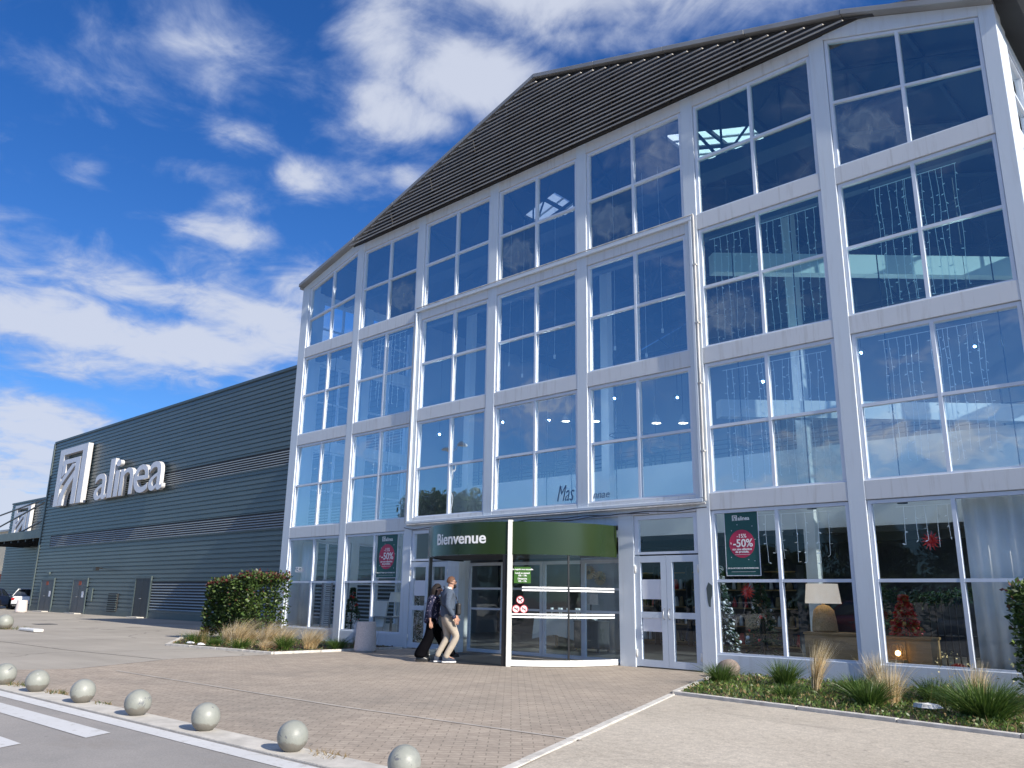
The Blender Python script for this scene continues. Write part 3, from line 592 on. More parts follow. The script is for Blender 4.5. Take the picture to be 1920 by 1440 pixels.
# entrance bay: portal, door sets with transoms
for x0, x1 in ((7.64, 8.06), (12.94, 13.33)): MB().box((x0, 0, 0), (x1, .22, 3.03)).build('post', 'frame_paint', store, bevel=.008)
MB().box((8.06, .05, 2.85), (12.94, .2, 3.03)).build('beam', 'frame_paint', store)
for x0, x1 in ((6.15, 7.64), (13.33, 14.85)):
    glazed(store, (x0, 3.03), (x1, 3.03), (x0, 2.22), (x1, 2.22), 'glass_ground', name='transom_window', nx=1, nz=1, fw_=.09)
    w = (x1-x0)/2
    for i in (0, 1):
        a, c = x0+w*i+.004, x0+w*(i+1)-.004
        d = glazed(store, (a, 2.19), (c, 2.19), (a, .03), (c, .03), 'glass_ground', name='door', nx=1, nz=2, fw_=.13, gap=0, sill=1, split=.46, frame='door_alu', fy=.03, fd=.07)
        hx = c-.06 if i == 0 else a+.06
        MB().tube([(hx, .03, .95), (hx, -.03, .97), (hx, -.03, 1.13), (hx, .03, 1.15)], .012, 6).build('handle', 'alloy', d, smooth=True)
        hy = a+.015 if i == 0 else c-.015
        for hz in (.2, 1.85): MB().tube([(hy, .02, hz), (hy, .02, hz+.15)], .018, 8).build('hinge', 'white_paint', d, smooth=True)
        if (x0 > 10) == (i == 0) or x0 < 10:
            MB().box((a+.15, .058, 1.33), (c-.15, .064, 1.72)).build('notice', 'paper', d)
            if x0 > 10: MB().box((a+.15, .058, .70), (c-.15, .064, 1.02)).build('notice', 'paper', d)
b = MB(); b.prism([(15.44, 1.45), (15.49, 1.62), (15.58, 1.60), (15.60, 1.40), (15.56, 1.36), (15.55, 1.22), (15.50, 1.2), (15.47, 1.3)], 'y', -.002, .004) if False else b.prism([(15.02, 1.30), (15.00, 1.55), (15.05, 1.66), (15.13, 1.60), (15.12, 1.42), (15.09, 1.33), (15.08, 1.20), (15.04, 1.21)], 'y', -.002, .02)
b.build('bare_paint_patch', 'wing_trim', store)

# ------------------------------------------------------------------ entrance drum
CX, RD = 10.5, 2.4
drum = thing('entrance_drum', 'round glazed entrance drum with dark green band bulging from the facade', 'entrance', (CX, 0, 0))
def cyl(a, r, z): a = R(a); return (r*math.sin(a), -r*math.cos(a), z)
def arc_wall(b, a0, a1, r0, r1, z0, z1, m=0, n=None):
    n = n or max(2, int(abs(a1-a0)/4)); rings = []
    for i in range(n+1): a = a0+(a1-a0)*i/n; rings.append([cyl(a, r0, z0), cyl(a, r1, z0), cyl(a, r1, z1), cyl(a, r0, z1)])
    return b.loft(rings, m)
def smooth_band(mb, name, mat): return mb.build(name, mat, drum, smooth=True, angle=35)
band = smooth_band(arc_wall(MB(), -90, 90, 2.28, 2.40, 2.17, 2.83, n=60), 'fascia_band', 'drum_green')
text('lettering', 'Bienvenue', .33, 'letter_white', band, lambda x, y, z: cyl(.2+math.degrees(x/2.4), 2.402+z, 2.40+y), .004, .006, width=1.50)
MB().prism([cyl(a, 2.27, 0)[:2] for a in range(-90, 91, 6)], 'z', 2.60, 2.80).build('drum_roof', 'dark_metal', drum)
MB().prism([cyl(a, 2.27, 0)[:2] for a in range(-90, 91, 6)], 'z', 2.19, 2.23).build('drum_ceiling', 'interior_dark', drum)
MB().prism([cyl(a, 2.37, 0)[:2] for a in range(-88, 89, 4)], 'z', .006, .018).build('floor_mat', 'dark_metal', drum)
smooth_band(arc_wall(MB(), 31.8, 89, 2.34, 2.42, .018, .13, n=24), 'base_rail', 'white_paint')
smooth_band(arc_wall(MB(), -89, -31.8, 2.34, 2.42, .018, .13, n=24), 'base_rail', 'white_paint')
for s_, nm, mt in ((1, 'post', 'white_paint'), (-1, 'post', 'black_paint')):
    rr = 2.44 if s_ > 0 else 2.40; hh = 2.86 if s_ > 0 else 2.16
    arc_wall(MB(), s_*30.0, s_*32.0, 2.33, rr, .0, hh, n=2).build(nm, mt, drum)
arc_wall(MB(), 27.4, 29.95, 2.31, 2.40, .0, 2.16, n=2).build('inner_jamb', 'black_paint', drum)
def curved_glass(a0, a1):
    g = MB(); n = 20
    for i in range(n):
        a, c = a0+(a1-a0)*i/n, a0+(a1-a0)*(i+1)/n; g.face([cyl(a, 2.375, .13), cyl(c, 2.375, .13), cyl(c, 2.375, 2.17), cyl(a, 2.375, 2.17)])
    return g.build('curved_pane', 'glass_clear', drum, smooth=True, fix=False)
cg = curved_glass(32, 89); curved_glass(-89, -32)
for z, a0 in ((1.505, 37), (1.45, 37), (.985, 32.2), (.93, 32.2)):
    for a, c in ((a0, 59.4), (60.4, 88)): arc_wall(MB(), a, c, 2.379, 2.384, z, z+.032, n=16).build('glass_stripe', 'letter_white', cg, smooth=True, angle=35)
arc_wall(MB(), 59.5, 60.3, 2.365, 2.39, .13, 2.17, n=2).build('glass_joint', 'black_paint', drum)
st = smooth_band(arc_wall(MB(), 33.0, 41.2, 2.379, 2.386, 1.60, 1.92, n=8), 'hours_sticker', 'sticker_green')
for i, (t_, sz, z) in enumerate((('Le magasin vous accueille', .042, 1.86), ('Lundi au samedi', .046, 1.785), ('10h - 19h', .046, 1.735), ('Dimanche', .046, 1.675), ('10h - 19h', .046, 1.625))):
    text('lettering', t_, sz, 'letter_white', st, lambda x, y, z_, zz=z: cyl(37.1+math.degrees(x/2.386), 2.388+z_, zz+y), .001, .0015)
def prohibition(a, z, kind):
    def d(x, y, r): return cyl(a+math.degrees(x/2.38), 2.381+r, z+y)
    b = MB(); n = 24
    b.face([d(.078*math.cos(2*math.pi*i/n), .078*math.sin(2*math.pi*i/n), .003) for i in range(n)], 0)
    for i in range(n):
        p, q = 2*math.pi*i/n, 2*math.pi*(i+1)/n; b.face([d(.066*math.cos(p), .066*math.sin(p), .004), d(.080*math.cos(p), .080*math.sin(p), .004), d(.080*math.cos(q), .080*math.sin(q), .004), d(.066*math.cos(q), .066*math.sin(q), .004)], 1)
    if kind == 'dog':
        for x0, y0, x1, y1 in ((-.035, -.005, .025, .02), (-.033, -.04, -.022, -.005), (.012, -.04, .023, -.005), (.018, .015, .048, .042), (-.048, .012, -.035, .035)): b.face([d(x0, y0, .005), d(x1, y0, .005), d(x1, y1, .005), d(x0, y1, .005)], 2)
    else: b.face([d(-.045, -.008, .005), d(.045, -.008, .005), d(.045, .008, .005), d(-.045, .008, .005)], 2)
    c_, s_ = .7071, .7071
    b.face([d(-.06*c_-.006*s_, .06*s_-.006*c_, .006), d(.06*c_-.006*s_, -.06*s_-.006*c_, .006), d(.06*c_+.006*s_, -.06*s_+.006*c_, .006), d(-.06*c_+.006*s_, .06*s_+.006*c_, .006)], 1)
    b.build('prohibition_sticker', ['letter_white', 'sticker_red', 'black_paint'], drum, fix=False)
prohibition(36.2, 1.275, 'dog'); prohibition(34.3, 1.10, 'smoke'); prohibition(38.0, 1.10, 'skate')
# straight inner sliding leaves behind the drum
for i, (xa, xb, y) in enumerate(((-2.4, -1.2, .30), (-1.2, 0.0, .36), (.02, 1.22, .36), (1.24, 2.4, .30))):
    lf = glazed(drum, (xa, 2.15), (xb, 2.15), (xa, .03), (xb, .03), 'glass_clear', name='sliding_leaf', gap=0, sill=1, nx=1, nz=1, fw_=.075, fy=y, fd=.05, frame='door_alu')
    for z in (1.02, 1.5): MB().box((xa+.08, y+.012, z), (xb-.08, y+.016, z+.05)).build('frosted_dots', 'paper', lf)
# cables drooping along the foot of the projecting frame
b = MB(); pts = []
for i in range(40): x = 5.95+9.2*i/39; pts.append((x, -.10-.02*math.sin(i), 3.10-.05*abs(math.sin(i*.42))-.03*math.sin(i*.9)))
b.tube(pts, .011, 5); b.tube([(p[0]+.1, p[1]-.02, p[2]-.03+.03*math.sin(i*.6)) for i, p in enumerate(pts[6:34])], .009, 5)
tag(b.build('cable', 'black_paint', smooth=True), 'black electric cables drooping along the foot of the projecting window frame', 'cable')
# ------------------------------------------------------------------ shop wing
wing = thing('shop_wing', 'long dark grey-green shop wing clad in horizontal corrugated metal', 'building', (-39, 5, 0))
def corr(name, x0, x1, y, z0, z1, mat, parent, pitch=.22, depth=.045):
    b = MB(); prof = []; z = z0
    while z < z1-.01:
        e = min(z+pitch, z1); prof += [(0, z), (0, z+(e-z)*.66), (depth, z+(e-z)*.76), (depth, z+(e-z)*.90)]; z = e
    prof.append((0, z1)); b.loft([[(x0, y-0+p[0], p[1]) for p in prof], [(x1, y+p[0], p[1]) for p in prof]], 0, closed=False, caps=False)
    return b.build(name, mat, parent, fix=False)
Lw = 38.72
corr('corrugated_wall', 0, Lw, 0, .30, 11.32, 'wing_metal', wing)
MB().box((.02, .06, 0), (Lw, 34, 11.30)).build('wall_core', 'dark_metal', wing)
b = MB(); b.box((-.02, -.03, 11.32), (Lw+.1, .3, 11.45)); b.build('roof_trim', 'wing_trim', wing)
MB().box((-.09, -.05, 0), (.10, .12, 11.318)).build('corner_trim', 'wing_trim', wing)
MB().box((.10, -.03, 0), (Lw, .055, .295)).build('plinth', 'wing_trim', wing)
b = MB(); prof = [(y, .0) for y in (0,)]; corr_e = MB()
for z in [.3+.22*i for i in range(50)]: corr_e.box((-.03, .12, z), (.02, 30, z+.15))
corr_e.build('end_cladding', 'wing_metal', wing)
def band_(x0, x1, z0, z1, step=.115):
    f = MB(); f.box((x0-.06, -.035, z0-.05), (x1, -.002, z0)); f.box((x0-.06, -.035, z1), (x1, -.002, z1+.05)); f.box((x0-.06, -.036, z0), (x0, -.002, z1)); f.box((x0, -.008, z0), (x1, -.003, z1), 1)
    o = f.build('louvre_band', ['wing_trim', 'louvre_dark'], wing); s = MB(); z = z0+.01
    while z < z1-.05: s.prism([(-.030, z), (-.035, z+.014), (-.010, z+.06), (-.009, z+.045)], 'x', x0, x1); z += step
    s.build('louvre_slats', 'band_metal', o)
band_(.9, Lw-.02, 6.88, 7.62); band_(2.1, Lw-.02, 4.12, 4.84); band_(18.35, Lw-.02, .42, 1.86, .14)
for x0, x1, h, sg in ((1.8, 3.95, 1.98, 'orange_band'), (7.4, 9.5, 1.98, 'orange_band'), (16.4, 18.15, 2.02, None)):
    d = MB().box((x0, -.05, .02), (x1, -.006, h)).build('door', 'door_steel' if sg else 'dark_metal', wing)
    f = MB(); f.box((x0-.12, -.07, 0), (x0-.002, -.003, h+.12)); f.box((x1+.002, -.07, 0), (x1+.12, -.003, h+.12)); f.box((x0-.002, -.07, h+.002), (x1+.002, -.003, h+.12)); f.build('door_frame', 'wing_trim', d)
    MB().box(((x0+x1)/2-.012, -.056, .04), ((x0+x1)/2+.012, -.051, h-.02)).build('leaf_joint', 'black_paint', d)
    MB().tube([(x0+.9, -.052, .98), (x0+.9, -.10, .98), (x0+.75, -.10, .98)], .018, 6).build('handle', 'alloy', d, smooth=True)
    if sg:
        MB().box((x0+.85, -.056, h-.32), (x0+1.25, -.0512, h-.08)).build('door_sign', sg, d); MB().box((x1-.6, -.056, .95), (x1-.3, -.0512, 1.3)).build('notice', 'paper', d)
    MB().box((x0+.2, -.45, 0.0), (x1-.2, -.06, .05)).build('threshold', 'kerb_concrete', d)
f = MB(); f.box((12.9, -.05, .22), (14.2, -.003, 1.22), 1)
for i in range(8): f.box((12.95, -.09, .27+.12*i), (14.15, -.051, .32+.12*i))
f.build('wall_vent', ['wing_trim', 'louvre_dark'], wing)
f = MB(); f.box((10.0, -.06, .75), (10.5, -.004, 1.5), 0); f.build('meter_cabinet', 'wing_trim', wing)
f = MB(); f.tube([(11.5, -.02, 2.62), (11.5, -.35, 2.62), (11.75, -.45, 2.55)], .035, 6); f.box((11.65, -.62, 2.48), (12.05, -.42, 2.66)); f.build('wall_camera', 'black_paint', wing)
f = MB(); f.box((2.6, -.10, 2.35), (3.0, -.006, 2.5)); f.build('door_lamp', 'wing_trim', wing)

# raised white sign on the wing
YS = 4.60
sign = thing('wall_sign', 'large raised white wall sign of frame emblem and shop name on the corrugated wing', 'sign', (-36.4, YS, 6.7))
def emblem(parent, w, h, d, mat=('sign_white', 'sign_white_side'), y0=0):
    def pl(pts, e=0): MBx.prism([(x*w, z*h) for x, z in pts], 'y', y0-e, y0+d, 0, 1)
    MBx = MB()
    pl([(0, 0), (.165, 0), (.165, .895), (0, .895)]); pl([(0, .8955), (1, .8955), (1, 1), (0, 1)]); pl([(.835, 0), (1, 0), (1, .895), (.835, .895)])
    pl([(.18, 0), (.335, 0), (.335, .10), (.36, .18), (.42, .26), (.63, .45), (.63, .58), (.34, .36), (.24, .25), (.19, .14)], .004)
    pl([(.63, 0), (.79, 0), (.79, .80), (.63, .80)]); pl([(.18, .72), (.629, .72), (.629, .80), (.18, .80)])
    pl([(.166, .30), (.22, .37), (.62, .66), (.62, .70), (.52, .70), (.24, .50), (.166, .42)], .007); pl([(.18, .50), (.30, .56), (.30, .719), (.18, .719)], .010)
    return MBx.build('emblem', list(mat), parent)
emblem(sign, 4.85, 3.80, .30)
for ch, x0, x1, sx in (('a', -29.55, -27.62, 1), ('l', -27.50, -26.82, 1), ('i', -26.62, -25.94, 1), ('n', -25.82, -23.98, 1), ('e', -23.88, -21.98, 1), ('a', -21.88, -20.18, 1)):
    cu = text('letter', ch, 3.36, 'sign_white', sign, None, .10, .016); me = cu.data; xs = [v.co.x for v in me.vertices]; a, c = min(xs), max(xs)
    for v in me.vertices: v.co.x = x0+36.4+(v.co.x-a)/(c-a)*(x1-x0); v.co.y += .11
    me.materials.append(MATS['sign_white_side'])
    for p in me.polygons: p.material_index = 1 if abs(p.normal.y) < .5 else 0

annex = thing('shop_annex', 'far corrugated annex with a smaller white emblem beyond the wing corner', 'building', (-57.0, 8.0, 0))
corr('corrugated_wall', 0, 19, 0, .1, 8.45, 'wing_metal', annex); MB().box((0, .06, 0), (19, 25, 8.44)).build('wall_core', 'wing_trim', annex)
MB().box((-.05, -.04, 8.45), (19, .3, 8.58)).build('roof_trim', 'wing_trim', annex)
b = emblem(annex, 4.0, 2.9, .25, y0=-.30); b.location = (1.9, 0, 5.3)
canopy = thing('entrance_canopy', 'grey metal canopy slung from tie rods at the far end of the wing', 'canopy', (-39.1, 5.2, 4.9))
MB().box((-14, 0, 0), (-.05, 5.5, .10)).build('deck', 'dark_metal', canopy); b = MB(); b.box((-14, -.08, -.06), (-.05, -.002, .52)); b.build('fascia', 'canopy_metal', canopy, bevel=.02)
b = MB()
for i in range(9): b.box((-13.5+1.6*i, .05, -.22), (-13.3+1.6*i, 5.4, -.002))
b.build('joists', 'dark_metal', canopy)
for (x0, z0), (x1, z1) in (((.0, 2.75), (-14, 2.0)), ((.0, 2.6), (-14, .9)), ((.0, 1.3), (-7, .5))): MB().tube([(x0, .1, z0), (x1, .4, z1)], .06, 6).build('tie_rod', 'wing_trim', canopy)
shop2 = thing('neighbour_shop', 'pale beige building with a rust red base far behind the annex', 'building', (-84, 14, 0))
MB().box((0, 0, 3.0), (7.6, 14, 7.5)).build('wall', 'beige_render', shop2); MB().box((-.1, -.1, .0), (7.7, 14, 3.0)).build('base_band', 'orange_band', shop2); MB().box((-.3, -.6, 2.95), (7.9, -.101, 3.25)).build('awning', 'beige_render', shop2)
MB().box((-.2, -.2, 7.5), (7.8, 14.1, 7.7)).build('roof', 'roof_metal', shop2)

# ------------------------------------------------------------------ bollards
def bollard_mesh():
    b = MB(); r = .15; prof = [(r*math.sin(math.pi*i/18)*1.0, r*.97-r*math.cos(math.pi*i/18)) for i in range(1, 18)]
    prof = [(.055, .0)]+[(p, h-.01) for p, h in prof if h > .012]+[(.001, r*1.97-.012)]; b.lathe(prof, (0, 0, 0), 36); return b
BL = [(16.89, -10.20, .130, 'grey concrete ball bollard with white paint scuffs around its foot'), (18.36, -10.20, .122, 'grey concrete ball bollard cut off by the bottom of the picture'),
      (15.40, -10.22, .134, 'grey concrete ball bollard next left of the one with a scuffed white foot'), (13.98, -10.27, .138, 'grey concrete ball bollard in the middle of the row, third counting back from the picture bottom edge'.replace(', third counting back from the picture bottom edge', ' along the white line')),
      (12.54, -10.31, .140, 'grey concrete ball bollard beside the blunt end of the upper crossing bar'), (11.03, -10.33, .144, 'grey concrete ball bollard second from the left edge of the picture'), (9.86, -10.38, .150, 'grey concrete ball bollard half cut off by the left picture edge'),
      (-9.4, -4.9, .26, 'distant grey concrete ball bollard alone in a weedy patch at the left edge')]
bo = None
for x, y, r, lab in BL:
    o = bollard_mesh().build('bollard', 'bollard_paint', smooth=True) if bo is None else bo.copy()
    if bo is None: bo = o
    else: COL.objects.link(o)
    o.location = (x, y, .0 if x < 0 else .024); o.scale = (r/.15,)*3; o.rotation_euler.z = x*2.3; tag(o, lab, 'bollard', 'ball bollards along the kerb')
def weeds(name, x, y, n, rad, h, lab, mats=('blade_green', 'blade_dry')):
    b = MB()
    for i in range(n):
        a = rng.uniform(0, 6.28); q = rad*math.sqrt(rng.random()); b.blade((x+q*math.cos(a)*1.7, y+q*math.sin(a), .01), (rng.uniform(-1, 1)*h, rng.uniform(-1, 1)*h), h*rng.uniform(.4, 1), .006, rng.randrange(2), 2)
    return tag(b.build(name, list(mats), fix=False), lab, 'weed', 'weeds in the kerb joint')
weeds('weed_tuft', 17.25, -10.08, 90, .13, .07, 'dry brown weed tuft right of the scuffed bollard', ('blade_dry', 'blade_dry'))
weeds('weed_tuft', 11.35, -10.18, 90, .12, .09, 'green weed tuft beside the second bollard from the left')
weeds('weed_tuft', 10.15, -10.22, 120, .15, .10, 'green weed tuft beside the bollard cut by the picture edge')
weeds('weed_tuft', 12.8, -10.16, 50, .09, .07, 'small weed tuft behind the bollard by the upper crossing bar')
weeds('weed_tuft', -9.3, -4.6, 200, .5, .14, 'weedy green patch around the distant lone bollard')
b = MB(); b.box((-8.1, -4.85, .01), (-6.6, -4.55, .10)); tag(b.build('kerb_stone', 'white_paint', bevel=.03), 'white painted kerb stone lying by the distant lone bollard', 'kerb stone')

# ------------------------------------------------------------------ planting
def foliage_box(x0, x1, y0, y1, z0, z1, n, size, topred, lean=0, wob=.09):
    b = MB()
    def bulge(x, y, z): return wob*(math.sin(2.3*x+1.1*z)+math.sin(3.7*y+2.1*z+1)+math.sin(5.1*x-2.7*z))/3
    for i in range(n):
        f = rng.random(); x = rng.uniform(x0, x1); y = rng.uniform(y0, y1); z = z0+(z1-z0)*rng.random()**.9; d = Vector((rng.uniform(-1, 1), rng.uniform(-1, 1), rng.uniform(-.5, 1)))
        dep = abs(rng.gauss(0, .11)); k = bulge(x, y, z)
        if f < .34: y = y0+dep+k; d.y -= .9
        elif f < .46: x = x0+dep+k; d.x -= .9
        elif f < .58: x = x1-dep-k; d.x += .9
        elif f < .86: z = z1-dep*.8+k*.6+(rng.random()**4)*.10; d.z += .8
        zt = (z-z0)/(z1-z0); q = rng.random()
        if zt > .93 and q < topred: m = 3
        elif q < .04: m = 4 if rng.random() < .6 else 3
        else: m = rng.choices((0, 1, 2), (.42, .40, .18))[0]
        s_ = size*rng.uniform(.7, 1.3); b.leaf((x, y, z+lean*(x-x0)), d, s_, s_*.27, m)
    return b
LEAF = ['leaf_dark', 'leaf_mid', 'leaf_light', 'leaf_red', 'leaf_brown']
hedge = thing('hedge', 'clipped box hedge with red young leaves along its top', 'hedge', (0, -1.8, 0))
foliage_box(0, 2.45, -.72, .55, .12, 1.58, 11500, .10, .36, .10).build('foliage', LEAF, hedge, fix=False)
b = MB()
for i in range(16):
    x, y = rng.uniform(.2, 2.2), rng.uniform(-.4, .3)
    for j in range(4): b.tube([(x, y, 0), (x+rng.uniform(-.15, .15), y+rng.uniform(-.15, .15), .7), (x+rng.uniform(-.3, .3), y+rng.uniform(-.3, .3), 1.45)], [.018, .012, .005], 5)
b.build('stems', 'trunk', hedge)
hedge2 = thing('hedge', 'leafy hedge corner with sunlit pale top at the right picture edge', 'hedge', (20.55, -1.4, 0))
foliage_box(0, 3.2, -.55, .55, .28, 1.53, 9000, .085, .06, 0, .12).build('foliage', LEAF, hedge2, fix=False)
b = MB()
for i in range(12):
    x, y = rng.uniform(.2, 3.0), rng.uniform(-.35, .35)
    for j in range(4): b.tube([(x, y, 0), (x+rng.uniform(-.15, .15), y+rng.uniform(-.15, .15), .6), (x+rng.uniform(-.3, .3), y+rng.uniform(-.3, .3), 1.35)], [.018, .012, .005], 5)
b.build('stems', 'trunk', hedge2)

def tuft(name, x, y, h, w, n, mats, lab, cat, group, wind=(0, 0), wid=.006, droop=.5, z=.02):
    t = MB()
    for i in range(n):
        a = rng.uniform(0, 6.28); q = w*.22*math.sqrt(rng.random()); L = h*rng.uniform(.55, 1.08); o = rng.gauss(0, .5)*w
        t.blade((q*math.cos(a), q*math.sin(a), 0), (math.cos(a)*abs(o)*.9+wind[0]*L, math.sin(a)*abs(o)*.9+wind[1]*L), L, wid*rng.uniform(.6, 1.2), rng.randrange(len(mats)), 4, droop)
    return tag(t.build(name, list(mats), fix=False, loc=(x, y, z)), lab, cat, group)
ST = ('straw', 'straw_pale', 'blade_dry', 'straw'); GR = ('blade_green', 'blade_green', 'blade_light', 'leaf_mid')
FG = 'feather grasses in front of the hedge'; GG = 'green grass clumps in the left bed'
for x, y, h, w, lab in ((2.75, -3.2, .78, .55, 'golden feather grass at the left end of the row before the hedge'), (3.55, -3.35, .98, .62, 'tallest golden feather grass, in front of the hedge middle'), (3.3, -2.9, .62, .5, 'golden feather grass tucked behind the tallest one before the hedge'),
                        (4.55, -3.15, .94, .60, 'wind-blown golden feather grass below the right half of the hedge'), (4.95, -2.95, .80, .6, 'feathery straw clump under the hedge right corner'), (5.35, -2.4, .78, .7, 'brownish feather grass before the leftmost shop window'), (5.0, -3.4, .32, .45, 'low faded dry grass mound at the front of the left bed')):
    tuft('feather_grass', x, y, h, w, 620, ST, lab, 'ornamental grass', FG, (.34, .18), .0045, .9)
for x, y, h, w, lab in ((1.7, -3.5, .34, .65, 'green grass clump with brown seed heads at the left tip of the bed'), (3.15, -3.75, .26, .45, 'low green clump between the two leftmost feather grasses'), (4.35, -3.7, .32, .7, 'wide green clump in front of the tallest feather grass'), (5.35, -3.1, .42, .55, 'green clump under the hedge right corner'), (5.95, -2.0, .36, .6, 'green clump left of the round litter bin'), (2.2, -2.95, .3, .5, 'dark green clump at the hedge left foot')):
    tuft('green_grass', x, y, h, w, 420, GR, lab, 'grass clump', GG, (.1, .05), .007, .5)
b = MB()
for i in range(120): x = 1.7+rng.gauss(0, .22); y = -3.4+rng.gauss(0, .15); b.blade((x, y, .02), (rng.uniform(-.1, .2), rng.uniform(-.1, .1)), rng.uniform(.35, .55), .004, 0, 3)
tag(b.build('seed_heads', 'blade_dry', fix=False), 'thin brown seed heads over the clump at the left tip of the bed', 'seed heads')
w = thing('pampas_plume', 'small white plumed grass before the first shop window post', 'ornamental grass', (5.75, -1.35, 0))
b = MB()
for i in range(160): b.blade((rng.gauss(0, .03), rng.gauss(0, .03), rng.uniform(.3, .62)), (rng.uniform(-.10, .2), rng.uniform(-.06, .06)), rng.uniform(.05, .22), .005, 0, 3)
b.build('plumes', 'paper', w, fix=False); b = MB()
for i in range(40): b.blade((rng.gauss(0, .03), rng.gauss(0, .03), 0), (rng.uniform(-.1, .1), rng.uniform(-.1, .1)), rng.uniform(.3, .55), .005, 0, 3)
b.build('stalks', 'blade_dry', w, fix=False)
b = MB()
for i in range(26): b.blade((6.05+rng.gauss(0, .12), -1.1+rng.gauss(0, .1), .02), (rng.uniform(-.12, .12), rng.uniform(-.05, .05)), rng.uniform(.35, .68), .005, 0, 3)
tag(b.build('dead_stalks', 'trunk', fix=False), 'bare dark stalks against the plinth left of the litter bin', 'dead stalks')
GL = 'green grass clumps in the right bed'; FR = 'feather grasses in the right bed'
for x, y, h, w, n, lab in ((16.25, -1.85, .40, .55, 520, 'bright green grass clump nearest the double doors'), (17.2, -1.55, .50, .55, 560, 'green grass clump right of the stone with thin seed stalks'), (18.55, -2.1, .40, .7, 560, 'green clump below the third post, behind the leaning straw plume'), (19.05, -3.05, .42, .6, 560, 'spiky green clump in front of the middle straw tuft'), (20.45, -3.25, .56, .95, 1150, 'largest green clump at the front right of the bed'), (19.45, -1.75, .40, .6, 420, 'dark green clump under the right shop window'), (17.9, -3.0, .25, .5, 300, 'small low green clump near the middle of the white edging'), (19.85, -2.2, .36, .5, 360, 'green clump behind the largest one in the right bed')):
    tuft('green_grass', x, y, h, w, n, GR, lab, 'grass clump', GL, (.06, .03), .0075, .55)
for x, y, h, w, wd, lab in ((17.85, -1.9, .82, .22, (.22, .10), 'single upright golden straw plume leaning right in the right bed'), (18.62, -1.55, .66, .34, (-.05, .05), 'grey-brown straw tuft at the foot of the third post'), (19.15, -2.55, .62, .42, (.02, .05), 'dull straw tuft behind the spiky green clump'), (20.15, -2.4, .66, .30, (.10, .10), 'yellowish straw wisps behind the largest green clump')):
    tuft('feather_grass', x, y, h, w, 420, ST, lab, 'ornamental grass', FR, wd, .004, .35)
b = MB(); f_ = MB()
for i in range(30):
    x, y = rng.uniform(19.6, 20.9), rng.uniform(-2.9, -1.7); h = rng.uniform(.35, .75); dx, dy = rng.uniform(-.1, .1), rng.uniform(-.05, .05); b.blade((x, y, .02), (dx, dy), h, .003, 0, 3, 0)
    for k in range(3): f_.leaf((x+dx*.9+rng.gauss(0, .012), y+dy*.9, .02+h*rng.uniform(.82, 1.0)), (rng.uniform(-1, 1), rng.uniform(-1, 1), .5), .03, .012, 0)
fl = thing('wild_flowers', 'thin stalks with tiny yellow flower heads near the right hedge', 'flowers', (0, 0, 0)); b.build('stalks', 'blade_dry', fl, fix=False); f_.build('flower_heads', 'flower_yellow', fl, fix=False)
def in_poly(x, y, P):
    c = False
    for (x0, y0), (x1, y1) in zip(P, P[1:]+P[:1]):
        if (y0 > y) != (y1 > y) and x < (x1-x0)*(y-y0)/(y1-y0)+x0: c = not c
    return c
def cover(name, P, n, h, lab, dens, mats):
    b = MB(); xs = [p[0] for p in P]; ys = [p[1] for p in P]; k = 0
    while k < n:
        x, y = rng.uniform(min(xs), max(xs)), rng.uniform(min(ys), max(ys))
        if not in_poly(x, y, P) or rng.random() > dens(x, y): continue
        k += 1; m = rng.randrange(len(mats))
        if rng.random() < .5: b.leaf((x, y, rng.uniform(.02, .07)), (rng.uniform(-1, 1), rng.uniform(-1, 1), rng.uniform(.1, .8)), rng.uniform(.03, .07), rng.uniform(.010, .020), m)
        else: b.blade((x, y, .02), (rng.uniform(-.08, .08), rng.uniform(-.08, .08)), h*rng.uniform(.4, 1.2), .005, m, 2)
    return tag(b.build(name, list(mats), fix=False), lab, 'ground cover', kind='stuff')
PR = [(15.45, -.4), (16.55, -3.52), (18.48, -3.80), (22.5, -4.35), (22.5, -.05), (15.45, -.05)]
cover('ground_cover', PR, 15000, .11, 'low green weeds and grass covering the right bed', lambda x, y: 1.0 if y < -1.2 else .45, ('blade_green', 'blade_light', 'leaf_mid', 'blade_light', 'blade_dry'))
cover('ground_cover', [(6.05, -.3), (6.05, -3.8), (2.0, -4.3), (-.9, -2.4), (-.9, -.3)], 5000, .07, 'sparse low weeds and litter of leaves in the left bed', lambda x, y: .6, ('blade_green', 'leaf_mid', 'blade_dry', 'leaf_brown'))
for x, y, s_, lab in ((2.6, -4.1, .10, 'crumpled white litter by the left edging, nearer the bed tip'), (3.25, -4.15, .09, 'second scrap of white litter by the left edging'), (19.75, -3.05, .12, 'white scrap of litter left of the largest green clump')):
    b = MB(); b.lathe([(.2*s_, 0), (s_, .2*s_), (.8*s_, .5*s_), (.1*s_, .6*s_)], (0, 0, 0), 7); b.xf(lambda a, c, z: (a*1.5+rng.gauss(0, s_*.12), c*.8+rng.gauss(0, s_*.12), z+rng.uniform(0, s_*.2))); tag(b.build('litter', 'litter_white', loc=(x, y, .05)), lab, 'litter')
b = MB(); b.lathe([(.19*math.sin(math.pi*i/10), .16-.16*math.cos(math.pi*i/10)) for i in range(11)], (0, 0, 0), 16); b.xf(lambda x, y, z: (x*(1+.12*math.sin(7*z+3*x)), y*(1+.1*math.sin(5*x)), z*(1+.10*math.sin(4*x+2*y)))); tag(b.build('boulder', 'stone', smooth=True, loc=(15.72, -.62, .0)), 'brown rounded boulder at the wall foot beside the double doors', 'boulder')

